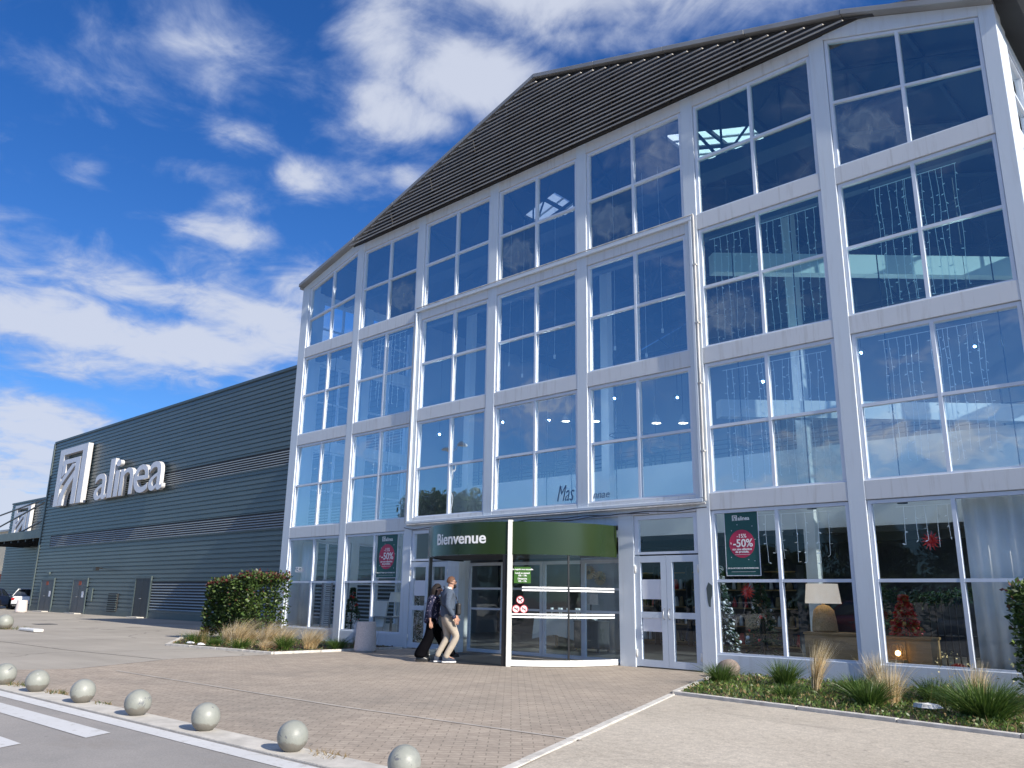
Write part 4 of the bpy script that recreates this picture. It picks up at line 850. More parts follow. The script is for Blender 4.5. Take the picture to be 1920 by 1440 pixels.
# ------------------------------------------------------------------ litter bins
def bin_(x, y, h, r, lab, mat):
    t = thing('litter_bin', lab, 'litter bin', (x, y, 0), 0, 'round stone litter bins')
    b = MB(); b.lathe([(r*.86, .0), (r*.88, .035), (r*1.0, .04), (r*1.0, .09), (r*.985, .12), (r*.86, h-.03), (r*.84, h), (r*.66, h), (r*.64, h-.3), (0, h-.32)], (0, 0, 0), 36); b.build('bin_body', mat, t, smooth=True, angle=30)
    MB().lathe([(r*.63, h-.29), (r*.63, h-.26), (0, h-.25)], (0, 0, 0), 24).build('liner', 'black_paint', t)
bin_(6.68, -1.72, .70, .265, 'pinkish grained concrete litter bin before the second shop window', 'drum_pot'); bin_(-34.0, 3.0, .72, .33, 'small beige litter bin far off at the wing corner', 'drum_pot')

# ------------------------------------------------------------------ cars
def build_car(paint, lab, loc, rz, group=None, hatch=False):
    t = thing('parked_car', lab, 'car', loc, rz, group)
    L = 4.3; prof = [(-2.12, .34), (-2.15, .60), (-2.08, .86), (-1.5, .93), (1.0, .93), (1.75, .84), (2.08, .70), (2.15, .45), (2.10, .26), (-2.0, .24)]
    sec = [(-2.14, .40, .78, .60), (-2.08, .26, .90, .78), (-1.6, .22, .94, .86), (-.8, .20, .93, .88), (.2, .20, .92, .88), (1.0, .20, .90, .87), (1.6, .22, .80, .84), (2.0, .26, .68, .76), (2.14, .38, .58, .58)]
    b = MB(); rings = []
    for x, z0, z1, w in sec:
        m = (z0+z1)/2; rings.append([(x, -w*.88, z0), (x, -w, z0+.14), (x, -w, m+.05), (x, -w*.93, z1-.03), (x, -w*.80, z1), (x, w*.80, z1), (x, w*.93, z1-.03), (x, w, m+.05), (x, w, z0+.14), (x, w*.88, z0)])
    b.loft(rings); b.build('body', paint, t, smooth=True, angle=50)
    rb = -1.95 if hatch else -1.75; c = MB(); rings = []
    for z, xa, xb, w in ((.90, rb, 1.05, .79), (1.16, rb+.30, .62, .71), (1.38, rb+.62, .18, .60)): rings.append([(xa, -w, z), (xb, -w, z), (xb+.10, -w*.5, z), (xb+.12, 0, z), (xb+.10, w*.5, z), (xb, w, z), (xa, w, z), (xa-.06, 0, z)])
    c.loft(rings); c.build('windows', 'car_glass', t, smooth=True, angle=40)
    r_ = MB(); r_.loft([[(rb+.58, -.61, 1.37), (.22, -.61, 1.37), (.30, 0, 1.385), (.22, .61, 1.37), (rb+.58, .61, 1.37)], [(rb+.72, -.54, 1.43), (.05, -.54, 1.43), (.12, 0, 1.455), (.05, .54, 1.43), (rb+.72, .54, 1.43)]])
    for s_ in (-1, 1):
        r_.bar((.20, s_*.605, 1.37), (1.05, s_*.785, .92), .05); r_.bar((rb+.62, s_*.60, 1.38), (rb+.05, s_*.78, .92), .07); r_.bar((-.55, s_*.60, 1.38), (-.60, s_*.79, .92), .05)
    r_.build('roof', paint, t, smooth=True, angle=40)
    for x in (-1.32, 1.34):
        for s_ in (-1, 1):
            w = MB().lathe([(.20, -.10), (.30, -.10), (.325, -.07), (.325, .07), (.30, .10), (.20, .10)], (x, s_*.80, .325), 24, 0, 'y').build('wheel', 'rubber', t, smooth=True, angle=40)
            rm = MB(); rm.lathe([(0, s_*.04), (.20, s_*.06), (.22, s_*.10), (.19, s_*.085), (.0, s_*.07)], (x, s_*.80, .325), 20, 0, 'y'); rm.build('rim', 'alloy', w, smooth=True, angle=30)
            MB().lathe([(.36, -.02), (.39, .0), (.36, .02)], (x, s_*.865, .325), 28, 0, 'y').build('arch', 'black_paint', t)
    for s_ in (-1, 1):
        MB().box((-2.13, s_*.50, .64), (-2.05, s_*.80, .80)).build('tail_light', 'tail_red', t, bevel=.02); MB().box((1.98, s_*.46, .52), (2.10, s_*.76, .64)).build('headlight', 'alloy', t, bevel=.02); MB().box((.62, s_*.86, .92), (.78, s_*1.0, 1.04)).build('mirror', paint, t, bevel=.02)
    MB().box((-2.18, -.26, .50), (-2.10, .26, .62)).build('number_plate', 'paper', t); MB().box((-2.17, -.78, .30), (-2.06, .78, .40)).build('bumper', 'black_paint', t)
    return t
build_car('car_blue', 'dark blue saloon car with a red tail light at the left picture edge', (-44.6, 4.2, 0), R(150)); build_car('car_white', 'white car partly hidden behind the wing corner', (-43.0, 6.25, 0), R(152), None, True)
CARS = 'cars parked across the road'
build_car('car_white', 'white hatchback parked across the road, seen in the door glass', (4.0, -21.3, 0), R(85), CARS, True)
for i, (x, p) in enumerate(((-2.5, 'car_grey'), (9.5, 'car_red'), (-9.0, 'car_blue'), (14.2, 'car_grey'), (-15, 'car_white'))): build_car(p, ('silver', 'red', 'dark blue', 'grey', 'pale')[i]+' car parked across the road, mirrored faintly in the shop windows'+(' %s' % ('', '', '', 'near the camera side', 'far down the row')[i]).rstrip(), (x, -21.5, 0), R(92 if i % 2 else -88), CARS)

# ------------------------------------------------------------------ trees across the road (mirrored in the glazing)
def build_tree(h, rad, n, mats, pine):
    t = bpy.data.objects.new('pine_tree' if pine else 'broadleaf_tree', None); COL.objects.link(t)
    tr = MB(); cr = MB(); hb = h*(.55 if pine else .28); tr.tube([(0, 0, 0), (.1, .05, hb*.6), (0, 0, hb), (.1, 0, h*.8)], [h*.028, h*.022, h*.018, h*.006], 8); cl = []
    for i in range(13 if pine else 18):
        a = i*2.4; q = rad*(.35+.55*rng.random()); z = (hb+(h-hb)*(.35+.4*rng.random())) if pine else hb+(h-hb)*rng.uniform(.1, .85); 
        if not pine: q *= math.sqrt(max(.1, 1-((z-hb)/(h-hb)*1.5-.5)**2))
        p = (q*math.cos(a), q*math.sin(a), z); cl.append((p, rad*rng.uniform(.28, .45))); tr.tube([(0, 0, hb*rng.uniform(.7, 1)), (p[0]*.5, p[1]*.5, (hb+p[2])/2), p], [h*.012, h*.008, h*.003], 5)
    cl.append(((0, 0, h-rad*.35), rad*.45))
    for (cx, cy, cz), cr_ in cl:
        for k in range(n//len(cl)):
            d = Vector((rng.gauss(0, 1), rng.gauss(0, 1), rng.gauss(0, 1))).normalized(); q = cr_*rng.random()**.4; cr.leaf((cx+d.x*q, cy+d.y*q, cz+d.z*q*(.6 if pine else .9)), d+Vector((0, 0, .3)), rng.uniform(.20, .36), .075, rng.choices(range(len(mats)), (.5, .35, .15)[:len(mats)])[0])
    tr.build('trunk', 'trunk', t, smooth=True); cr.build('crown', list(mats), t, fix=False); return t
pine = build_tree(9.5, 4.2, 12000, ('pine_dark', 'pine_mid', 'leaf_mid'), True); broad = build_tree(7.5, 3.4, 9000, ('leaf_dark', 'leaf_mid', 'leaf_light'), False)
TR = 'trees across the road'; first = {'p': True, 'b': True}
SPOT = [('p', -33.5, -38, 1.12, 'umbrella pine whose round crown is mirrored above the entrance drum'), ('b', -26, -47, .9, 'bushy tree furthest left across the road'), ('b', 2, -45, .95, 'bushy tree mirrored in the transom over the double doors'), ('b', 9.5, -43, 1.05, 'bushy tree mirrored in the window with the lamp'), ('b', 14.5, -48, 1.0, 'bushy tree behind the row across the road'), ('b', 19, -42, .8, 'low bushy tree mirrored in the curtained window'), ('b', 26, -46, 1.0, 'bushy tree across the road behind the photographer'), ('p', 33, -50, .9, 'umbrella pine across the road to the right'), ('b', -8, -52, .75, 'low bushy tree beyond the mirrored pine'), ('b', -38, -50, 1.0, 'bushy tree at the far left end across the road'), ('b', 40, -44, 1.1, 'bushy tree at the right end across the road')]
for k, x, y, s_, lab in SPOT:
    src = pine if k == 'p' else broad
    o = src if first[k] else copy_tree(src); first[k] = False
    o.location = (x, y, 0); o.scale = (s_, s_, s_); o.rotation_euler.z = x; tag(o, lab, 'tree', TR)
hx_ = None
for i in range(7):
    lab = 'clipped dark hedge length '+('at the left end of the row', 'second from the left in the row', 'behind the white hatchback', 'behind the grey car', 'behind the red car', 'second from the right in the row', 'at the right end of the row')[i]+' across the road'
    if hx_ is None:
        hx_ = thing('hedge', lab, 'hedge', (0, 0, 0), 0, 'hedges across the road'); foliage_box(0, 9, -.6, .6, .05, 2.3, 2600, .34, 0, 0, .2).build('foliage', LEAF, hx_, fix=False); o = hx_
    else: o = copy_tree(hx_); tag(o, lab)
    o.location = (-38+9.1*i, -25.5, 0)
lp = thing('street_lamp', 'twin headed street lamp across the road mirrored beside the pine crown', 'street lamp', (-16.9, -22.6, 0))
b = MB(); b.tube([(0, 0, 0), (0, 0, 4), (0, 0, 11)], [.10, .08, .05], 10); b.build('pole', 'frame_paint', lp, smooth=True)
for s_ in (-1, 1):
    hd = MB(); hd.tube([(0, 0, 10.9), (s_*.7, 0, 11.15)], .03, 6); hd.box((s_*.6, -.13, 11.1), (s_*1.4, .13, 11.22)); hd.build('lamp_head', 'frame_paint', lp)


# ------------------------------------------------------------------ posters and lettering on the glass
def poster(x0, x1, z0, z1, y, lab):
    t = thing('sale_poster', lab, 'poster', ((x0+x1)/2, y, z0), 0, 'sale posters on the shop windows'); w, h = x1-x0, z1-z0
    b = MB(); b.box((-w/2, -.006, 0), (w/2, .006, h)); sh = b.build('sheet', 'poster_green', t)
    e = MB()
    for q in (((-w/2-.012, -.008, -.012), (w/2+.012, .008, -.001)), ((-w/2-.012, -.008, -.0005), (-w/2-.001, .008, h)), ((w/2+.001, -.008, -.0005), (w/2+.012, .008, h))): e.box(*q)
    e.build('edge_frame', 'paper', t)
    r = w*.385; cz = h*.49
    MB().lathe([(0, -.0085), (r, -.0085), (r, -.0065)], (0, 0, cz), 40, 0, 'y').build('red_disc', 'poster_red', sh)
    F = lambda dx, dz, yy=-.0115: (lambda x, y, z: (x+dx, yy-z, dz+y))
    text('lettering', 'alinea', w*.155, 'letter_white', sh, F(w*.09, h*.86), .001, .002)
    em = MB(); ew = w*.15; ox, oz = -w*.26, h*.855
    for q in ((0, 0, .14, 1), (.14, .88, .86, 1), (.86, 0, 1, 1), (.28, 0, .40, .3), (.62, 0, .74, .76), (.28, .64, .62, .76)): em.box((ox+q[0]*ew, -.0125, oz+q[1]*ew), (ox+q[2]*ew, -.0075, oz+q[3]*ew))
    em.prism([(ox+.14*ew, oz+.30*ew), (ox+.22*ew, oz+.30*ew), (ox+.62*ew, oz+.60*ew), (ox+.50*ew, oz+.62*ew)], 'y', -.0125, -.0076)
    em.build('emblem', 'letter_white', sh)
    text('lettering', '-15%', w*.15, 'letter_white', sh, F(0, cz+r*.42), .001, .001); text('lettering', '\u00e0', w*.09, 'letter_white', sh, F(-r*.86, cz-r*.02), .001, .001); text('lettering', '-50%', w*.30, 'letter_white', sh, F(w*.03, cz-r*.22), .001, .004)
    text('lettering', 'sur une s\u00e9lection', w*.085, 'letter_white', sh, F(0, cz-r*.46), .001, .002); text('lettering', 'de produits.', w*.085, 'letter_white', sh, F(0, cz-r*.64), .001, .002)
    MB().box((-r*.6, -.0105, cz-r*.78), (r*.6, -.0085, cz-r*.76)).build('rule', 'letter_white', sh)
    text('lettering', 'DU 26 OCTOBRE AU 28 NOVEMBRE 2022', w*.05, 'letter_white', sh, F(0, h*.10), .001, .001)
    MB().box((-w*.36, -.0075, h*.052), (w*.36, -.0062, h*.056)).build('rule', 'letter_white', sh)
    st_ = MB()
    for sx, sz in ((-.3, .70), (.33, .76), (.36, .22), (-.34, .28), (.18, .24), (-.12, .79), (.40, .55)): st_.lathe([(0, -.0075), (w*.012, -.0075), (w*.012, -.0062)], (sx*w, 0, sz*h), 8, 0, 'y')
    st_.build('snow_dots', 'paper', sh)
poster(15.42, 16.10, 1.79, 2.98, .078, 'green sale poster with a red disc in the window right of the double doors'); poster(4.62, 5.50, 1.80, 2.95, .078, 'green sale poster with a red disc in the window left of the entrance')
wl = thing('window_lettering', 'dark handwritten word along the foot of the panes over the entrance', 'lettering', (11.16, .078, 3.47))
text('lettering', 'Mas', .40, 'ink_blue', wl, lambda x, y, z: (x*.78+y*.32, -z, y*1.35), .002, -.004, 'LEFT'); text('lettering', 'nnae', .24, 'ink_blue', wl, lambda x, y, z: (x+1.05+y*.3, -z, y), .002, -.002, 'LEFT')
wl2 = thing('window_lettering', 'white mirror-written letters on the pane over the curtain at the left end', 'lettering', (.80, .078, 1.98))
text('lettering', 'AGES', .23, 'sign_white', wl2, lambda x, y, z: (-x, -z, y), .002, .004)

# ------------------------------------------------------------------ window displays
def strings(x0, x1, y, z0, z1, n, lab, jag=.3):
    t = thing('string_lights', lab, 'string lights', ((x0+x1)/2, y, z1), 0, 'hanging string light curtains')
    b = MB(); c = (x0+x1)/2; MB().box((x0-c, -.004, -.004), (x1-c, .004, .004)).build('lead', 'led_string', t)
    for i in range(n):
        x = x0-c+(x1-x0)*(i+.5)/n+rng.uniform(-.06, .06); L_ = (z1-z0)*(1-jag*rng.random()); k = max(3, int(L_/.16)); ph = rng.uniform(0, 6); w_ = MB()
        pts = [(x+.012*math.sin(j*.8+ph), rng.uniform(-.01, .01), -L_*j/k) for j in range(k+1)]; w_.tube(pts, .0048, 3)
        for j in range(1, k+1): p = pts[j]; w_.leaf(p, (rng.uniform(-1, 1), rng.uniform(-.5, .5), rng.uniform(-.6, .2)), .062, .012)
        w_.build('light_strand', 'led_string', t)
BAYN = {0: 'leftmost bay', 1: 'second bay from the left', 5: 'sixth bay', 6: 'rightmost bay'}; ROWN = {0: 'ground row', 1: 'second row', 2: 'third row', 3: 'top row'}
for c, r_, xa, xb, n, za, zb, jg in ((5, 2, .35, 2.6, 14, .0, .95, .05), (6, 2, .7, 2.1, 12, .0, .95, .05), (5, 1, .5, 2.55, 13, .0, .97, .12), (6, 1, .6, 2.25, 14, .05, .97, .10), (5, 0, .9, 2.4, 8, .62, .98, .30), (6, 0, .6, 1.35, 5, .70, .98, .3), (1, 2, .6, 2.2, 8, .1, 1, .25), (1, 1, .9, 2.2, 6, .3, 1, .3)):
    z0, z1 = ZB[r_]+.08, ZT[r_]-.08; strings(3*c+G+xa-.2, 3*c+G+xb-.1, .24, z0+(z1-z0)*za, z0+(z1-z0)*zb, n, 'white string light curtain in the %s window of the %s' % (ROWN[r_], BAYN[c]), jg)
def curtain(x0, x1, y, z0, z1, lab):
    t = MB(); n = int((x1-x0)*26); ra, rb = [], []
    for i in range(n+1): x = x0+(x1-x0)*i/n; d = .045*math.sin(i*.95)+.02*math.sin(i*.37+1); ra.append((x, y+d, z1)); rb.append((x+.02*math.sin(i*.5), y+d*1.15, z0))
    t.loft([ra, rb], 0, False, False); o = t.build('curtain', 'curtain_fabric', smooth=True, fix=False); m = o.modifiers.new('thickness', 'SOLIDIFY'); m.thickness = .006
    return tag(o, lab, 'curtain')
curtain(19.52, 20.82, .42, .30, 3.02, 'pale grey curtain gathered behind the right half of the rightmost shop window'); curtain(.30, 1.12, .42, .30, 2.92, 'pale curtain in the leftmost shop window beside the hedge')
sh = thing('shutter', 'grey louvred wooden shutter standing in the leftmost shop window', 'shutter', (1.35, .55, .02)); b = MB()
b.box((0, 0, 0), (.06, .04, 1.75)); b.box((.46, 0, 0), (.52, .04, 1.75)); b.box((.061, 0, 1.68), (.459, .04, 1.75)); b.box((.061, 0, 0), (.459, .04, .08)); b.build('frame', 'interior_wall', sh); b = MB()
for i in range(26): b.prism([(0, .11+.06*i), (.03, .14+.06*i), (.03, .15+.06*i), (0, .12+.06*i)], 'x', .061, .459)
b.build('slats', 'interior_beam', sh)
def ctree(x, y, z, h, w, mats, orn, lab, n=2600):
    t = thing('christmas_tree', lab, 'christmas tree', (x, y, z)); b = MB(); o = MB()
    for i in range(n):
        f = rng.random()**.7; a = rng.uniform(0, 6.28); r_ = w*(1-f)*(.55+.5*rng.random()); tier = .08*math.sin(f*28); b.leaf((r_*.8*math.cos(a), r_*.8*math.sin(a), h*f+tier), (math.cos(a), math.sin(a), -.35), .09, .014, rng.randrange(len(mats)))
    b.build('branches', list(mats), t, fix=False); MB().tube([(0, 0, 0), (0, 0, h*.95)], [.03, .008], 6).build('trunk', 'trunk', t)
    for i in range(26):
        f = rng.uniform(.05, .9); a = rng.uniform(0, 6.28); r_ = w*(1-f)*.92; q = rng.uniform(.02, .04)
        MB().lathe([(q*math.sin(math.pi*j/6), q-q*math.cos(math.pi*j/6)) for j in range(7)], (r_*math.cos(a), r_*math.sin(a), h*f), 8).build('bauble', orn[i % len(orn)], t, smooth=True)
ctree(15.62, 1.0, .02, 1.75, .50, ('fir_green', 'leaf_dark'), ('red_ornament', 'gold_ornament', 'bulb_white'), 'green christmas tree with red and gold baubles below the sale poster'); ctree(18.32, .85, .80, .62, .30, ('red_ornament', 'red_ornament', 'gold_ornament'), ('gold_ornament',), 'small bright red christmas tree on a wooden crate'); ctree(14.4, 1.6, .02, 2.0, .5, ('fir_green', 'leaf_dark', 'paper'), ('bulb_white',), 'frosted christmas tree behind the right leaf of the double doors')
ctree(2.35, 1.0, .02, 1.5, .45, ('fir_green', 'leaf_dark'), ('red_ornament',), 'dark christmas tree in the leftmost shop window'); ctree(17.6, 1.6, .8, 1.0, .35, ('fir_green',), ('gold_ornament',), 'small fir behind the lit table lamp'); ctree(5.35, .9, .02, 1.7, .35, ('paper', 'fir_green'), ('bulb_white',), 'blue-white frosted tree below the left sale poster')
def flower(x, y, z, r, lab):
    b = MB()
    for i in range(14): a = 6.283*i/14+.1*rng.random(); b.face([(0, 0, 0), (r*.5*math.cos(a-.2), -.03, r*.5*math.sin(a-.2)), (r*math.cos(a), -.01, r*math.sin(a)), (r*.5*math.cos(a+.2), -.03, r*.5*math.sin(a+.2))])
    b.lathe([(.03, -.05), (.0, -.06)], (0, 0, 0), 8, 0, 'y'); tag(b.build('poinsettia', 'red_ornament', fix=False, loc=(x, y, z)), lab, 'decoration')
flower(15.60, .52, 1.50, .16, 'large red poinsettia hanging just under the sale poster'); flower(18.95, .6, 2.35, .17, 'red paper star hung high in the rightmost shop window')
lamp = thing('table_lamp', 'lit table lamp with white drum shade and woven base on a wooden console', 'lamp', (16.93, .80, .80))
MB().lathe([(.0, .0), (.20, .0), (.225, .03), (.21, .2), (.18, .38), (.10, .46), (.03, .48), (.03, .52), (.0, .52)], (0, 0, 0), 24).build('base', 'wicker', lamp, smooth=True, angle=40)
b = MB(); b.lathe([(.315, .50), (.275, .85), (.268, .85), (.308, .50)], (0, 0, 0), 32); b.build('lamp_shade', 'shade_fabric', lamp, smooth=True, angle=40); MB().lathe([(.035*math.sin(math.pi*j/6), .64-.035*math.cos(math.pi*j/6)) for j in range(7)], (0, 0, 0), 10).build('bulb', 'warm_bulb', lamp, smooth=True)
def table(name, x0, x1, y0, y1, z, mat, lab, cat, solid):
    t = thing(name, lab, cat, ((x0+x1)/2, (y0+y1)/2, .02)); w, d, h = (x1-x0)/2, (y1-y0)/2, z-.02
    MB().box((-w, -d, h-.04), (w, d, h)).build('top', mat, t, bevel=.005)
    if solid:
        MB().box((-w+.02, -d+.015, .08), (w-.02, d-.015, h-.041)).build('carcass', mat, t)
        for i in (-1, 1): b = MB().box((i*w*.5-w*.46, -d+.002, .12), (i*w*.5+w*.46, -d+.0145, h-.07)).build('drawer_front', mat, t, bevel=.004)
    for i in (-1, 1):
        for j in (-1, 1): MB().box((i*(w-.03)-.025, j*(d-.03)-.025, 0), (i*(w-.03)+.025, j*(d-.03)+.025, .08 if solid else h-.041)).build('leg', mat, t)
    return t
table('console_table', 16.62, 17.75, .55, 1.1, .80, 'wood', 'wooden console carrying the lit table lamp', 'table', True); table('crate_table', 17.98, 18.78, .6, 1.1, .78, 'wood', 'wooden chest carrying the small red tree', 'table', True)
gl = thing('basket_lamp', 'glowing round wicker lamp low in the rightmost shop window', 'lamp', (18.28, .45, .42)); b = MB()
for k in range(9):
    a = math.pi*k/9; b.tube([(.13*math.cos(a)*math.cos(q), .13*math.sin(a)*math.cos(q), .13+.13*math.sin(q)) for q in [6.283*i/16 for i in range(17)]], .005, 4)
b.build('wicker_globe', 'wicker', gl); MB().lathe([(.045*math.sin(math.pi*j/6), .10-.045*math.cos(math.pi*j/6)) for j in range(7)], (0, 0, 0), 10).build('bulb', 'warm_bulb', gl, smooth=True)
MB().box((-.12, -.1, -.40), (.12, .1, .0)).build('plinth_block', 'wood', gl)
b = MB()
for i in range(1500): x = rng.uniform(17.7, 19.45); b.leaf((x, 1.2+rng.gauss(0, .05), 1.52-.10*math.sin((x-17.7)*1.8)+rng.gauss(0, .06)), (rng.uniform(-1, 1), rng.uniform(-1, 1), rng.uniform(-1, .4)), .08, .012, rng.randrange(2))
tag(b.build('garland', ('fir_green', 'leaf_dark'), fix=False), 'dark fir garland strung across the rightmost shop window', 'garland')
rk = thing('display_rack', 'black metal rack of bars in the rightmost shop window', 'rack', (19.0, 1.5, .02)); b = MB()
for i in range(9): b.box((-.42+.105*i-.01, -.2, 0), (-.42+.105*i+.01, -.18, 1.35))
b.build('bars', 'black_paint', rk); b = MB()
for z in (.05, .75, 1.33): b.box((-.45, -.179, z), (.45, .2, z+.03))
b.build('shelves', 'dark_metal', rk)
b = MB(); b.lathe([(.0, 0), (.22, .02), (.25, .15), (.16, .30), (.05, .36), (0, .37)], (0, 0, 0), 14); tag(b.build('gift_sack', 'red_ornament', smooth=True, loc=(19.1, .75, .03)), 'red sack on the floor in front of the black rack', 'sack')
tb = thing('dining_table', 'dining table under a white cloth seen through the drum glass', 'table', (8.55, 3.6, .02)); b = MB(); ra = []
prof = [(-.75, -.45), (0, -.47), (.75, -.45), (.77, 0), (.75, .45), (0, .47), (-.75, .45), (-.77, 0)]
b.loft([[(x*.02, y*.02, .83) for x, y in prof], [(x, y, .82) for x, y in prof], [(x*1.05+.03*math.sin(9*x), y*1.08, .36+(.0 if i % 2 else -.14)) for i, (x, y) in enumerate(prof)]], caps=False); b.build('tablecloth', 'tablecloth', tb, smooth=True, angle=40)
for i in (-1, 1):
    for j in (-1, 1): MB().box((i*.62-.03, j*.35-.03, 0), (i*.62+.03, j*.35+.03, .80)).build('leg', 'wood', tb)
for i in range(6):
    x = -.5+.2*i; MB().lathe([(.03, .83), (.005, .84), (.005, .92), (.04, .97), (.045, 1.04), (.04, 1.05)], (x, .1*math.sin(i*2), 0), 10).build('glass_ware', 'bulb_white', tb, smooth=True)
for i, (x, z) in enumerate(((9.06, 2.03), (9.43, 1.87))):
    t = thing('rattan_wheel', ('upper left', 'lower right')[i]+' of two dark rattan wheel ornaments behind the drum glass', 'ornament', (x, 4.0, z)); b = MB()
    for k in range(16): a = 6.283*k/16; b.tube([(.02*math.cos(a), 0, .02*math.sin(a)), (.19*math.cos(a), 0, .19*math.sin(a))], [.008, .022], 4)
    b.build('spokes', 'wicker', t); MB().lathe([(.05, -.02), (.05, .02), (0, .02)], (0, 0, 0), 12, 0, 'y').build('hub', 'trunk', t)
MB_ = MB().box((8.7, 4.08, .02), (10.2, 4.14, 2.5)); tag(MB_.build('partition_screen', 'interior_wall'), 'grey free-standing screen behind the two rattan wheels', 'screen')
l2 = thing('table_lamp', 'dark based lamp with pinkish drum shade behind the drum glass', 'lamp', (9.88, 3.0, .78)); MB().lathe([(0, 0), (.10, 0), (.10, .02), (.02, .04), (.02, .42), (0, .42)], (0, 0, 0), 14).build('base', 'black_paint', l2, smooth=True, angle=40); MB().lathe([(.20, .40), (.18, .66), (.175, .66), (.195, .40)], (0, 0, 0), 24).build('lamp_shade', 'drum_pot', l2, smooth=True, angle=40)
table('side_table', 9.5, 10.3, 2.75, 3.25, .78, 'interior_dark', 'dark side table under the pinkish lamp', 'table', True)
table('dining_table', 3.5, 4.7, .9, 1.6, .74, 'interior_wall', 'pale table behind the second shop window', 'table', False)
l3 = thing('table_lamp', 'white shaded lamp on the pale table in the second shop window', 'lamp', (4.15, 1.2, .74)); MB().lathe([(0, 0), (.09, 0), (.02, .03), (.015, .40), (0, .40)], (0, 0, 0), 14).build('base', 'white_paint', l3, smooth=True, angle=40); MB().lathe([(.20, .40), (.15, .68), (.145, .68), (.195, .40)], (0, 0, 0), 24).build('lamp_shade', 'curtain_fabric', l3, smooth=True, angle=40)
ch = thing('armchair', 'white armchair frame by the left side of the second shop window', 'chair', (3.6, .75, .02)); b = MB(); b.box((-.3, -.3, .38), (.3, .3, .44)); b.build('seat', 'curtain_fabric', ch, bevel=.02)
b = MB(); b.prism([(.24, .44), (.30, .44), (.42, 1.15), (.37, 1.15)], 'x', -.3, .3); b.build('backrest', 'curtain_fabric', ch)
for i in (-1, 1):
    for j in (-1, 1): MB().box((i*.27-.02, j*.27-.02, 0), (i*.27+.02, j*.27+.02, .379)).build('leg', 'white_paint', ch)
for i in range(5):
    x = 8.3+1.15*i; t = thing('display_shelf', 'dark stocked shop shelving, '+('first', 'second', 'third', 'fourth', 'fifth')[i]+' unit from the left at the back of the hall', 'shelving', (x, 7.6, .02), 0, 'shelving at the back of the hall')
    b = MB(); b.box((-.5, 0, 0), (-.46, .45, 2.3)); b.box((.46, 0, 0), (.5, .45, 2.3)); b.box((-.459, .42, 0), (.459, .45, 2.3)); b.build('case', 'interior_dark', t)
    for k in range(5): MB().box((-.459, .01, .1+.5*k), (.459, .419, .13+.5*k)).build('shelf', 'wood', t)
    for k in range(4):
        for q in range(5):
            r_ = rng.uniform(.05, .085); MB().lathe([(0, 0), (r_, 0), (r_*1.1, r_), (r_*.7, rng.uniform(.15, .32)), (0, .3)], (-.36+.18*q, .2, .131+.5*k), 9).build('vase', rng.choice(('curtain_fabric', 'wicker', 'drum_green', 'car_blue', 'red_ornament')), t, smooth=True)
# pendant lamps, wires and ring lights in the upper hall
for i, (x, y, z, lab) in enumerate(((6.59, 6, 6.97, 'lit cone pendant lamp seen in the middle bay'), (10.09, 6, 6.44, 'lit cone pendant lamp second from the right'), (11.01, 6, 6.32, 'lit cone pendant lamp furthest right'), (7.82, 6, 6.80, 'lit cone pendant lamp half hidden by the middle post'))):
    t = thing('pendant_lamp', lab, 'pendant lamp', (x, y, z), 0, 'cone pendant lamps'); MB().lathe([(.15, 0), (.11, .10), (.03, .26), (.0, .27)], (0, 0, 0), 18).build('lamp_shade', 'interior_wall', t, smooth=True); MB().lathe([(0, .0), (.135, .0), (.135, .01), (0, .012)], (0, 0, 0), 18).build('diffuser', 'lamp_lens', t)
    MB().tube([(0, 0, .27), (0, 0, 11.3-z)], .006, 4).build('flex', 'black_paint', t)
for i, (x, y, z) in enumerate(((4.2, 2.6, 6.3), (6.4, 3.2, 6.5), (8.6, 2.8, 6.2), (10.6, 3.2, 6.6), (12.8, 2.8, 6.2), (14.8, 3.4, 6.4), (17.2, 3.2, 6.6), (19.4, 3.2, 6.3))):  # middle globes are hall lamps; outer ones added to light the gallery fascia
    t = thing('globe_fill_lamp', 'tiny bright white globe lamp of a row extended to light the hall, '+('first', 'second', 'third', 'fourth', 'fifth', 'sixth', 'seventh', 'last')[i]+' from the left', 'pendant lamp', (x, y, z), 0, 'globe lamps in the hall, outer ones added for fill light')
    MB().lathe([(.018*math.sin(math.pi*j/8), -.018*math.cos(math.pi*j/8)) for j in range(9)], (0, 0, 0), 12).build('globe', 'globe_light', t, smooth=True); MB().tube([(0, 0, .055), (0, 0, 11.3-z)], .005, 4).build('flex', 'black_paint', t)
for i, (x, z0) in enumerate(((9.38, 7.0), (8.9, 7.4), (10.49, 7.3), (12.37, 7.15), (13.25, 6.8), (13.7, 7.3))):
    b = MB(); b.tube([(x, .8, 11.4), (x+.02, .8, 9.2), (x, .8, z0)], .006, 4); b.box((x-.02, .78, z0-.10), (x+.02, .82, z0)); tag(b.build('hanging_wire', 'interior_beam'), ('thin white wire hanging by the left mullion of the middle bay', 'faint wire left of the middle bay mullion', 'thin wire right of the middle bay mullion', 'thin wire hanging in the left half of the fifth bay', 'curved wire hanging in the right half of the fifth bay', 'short wire at the right edge of the fifth bay')[i], 'wire', 'wires hanging in the hall')
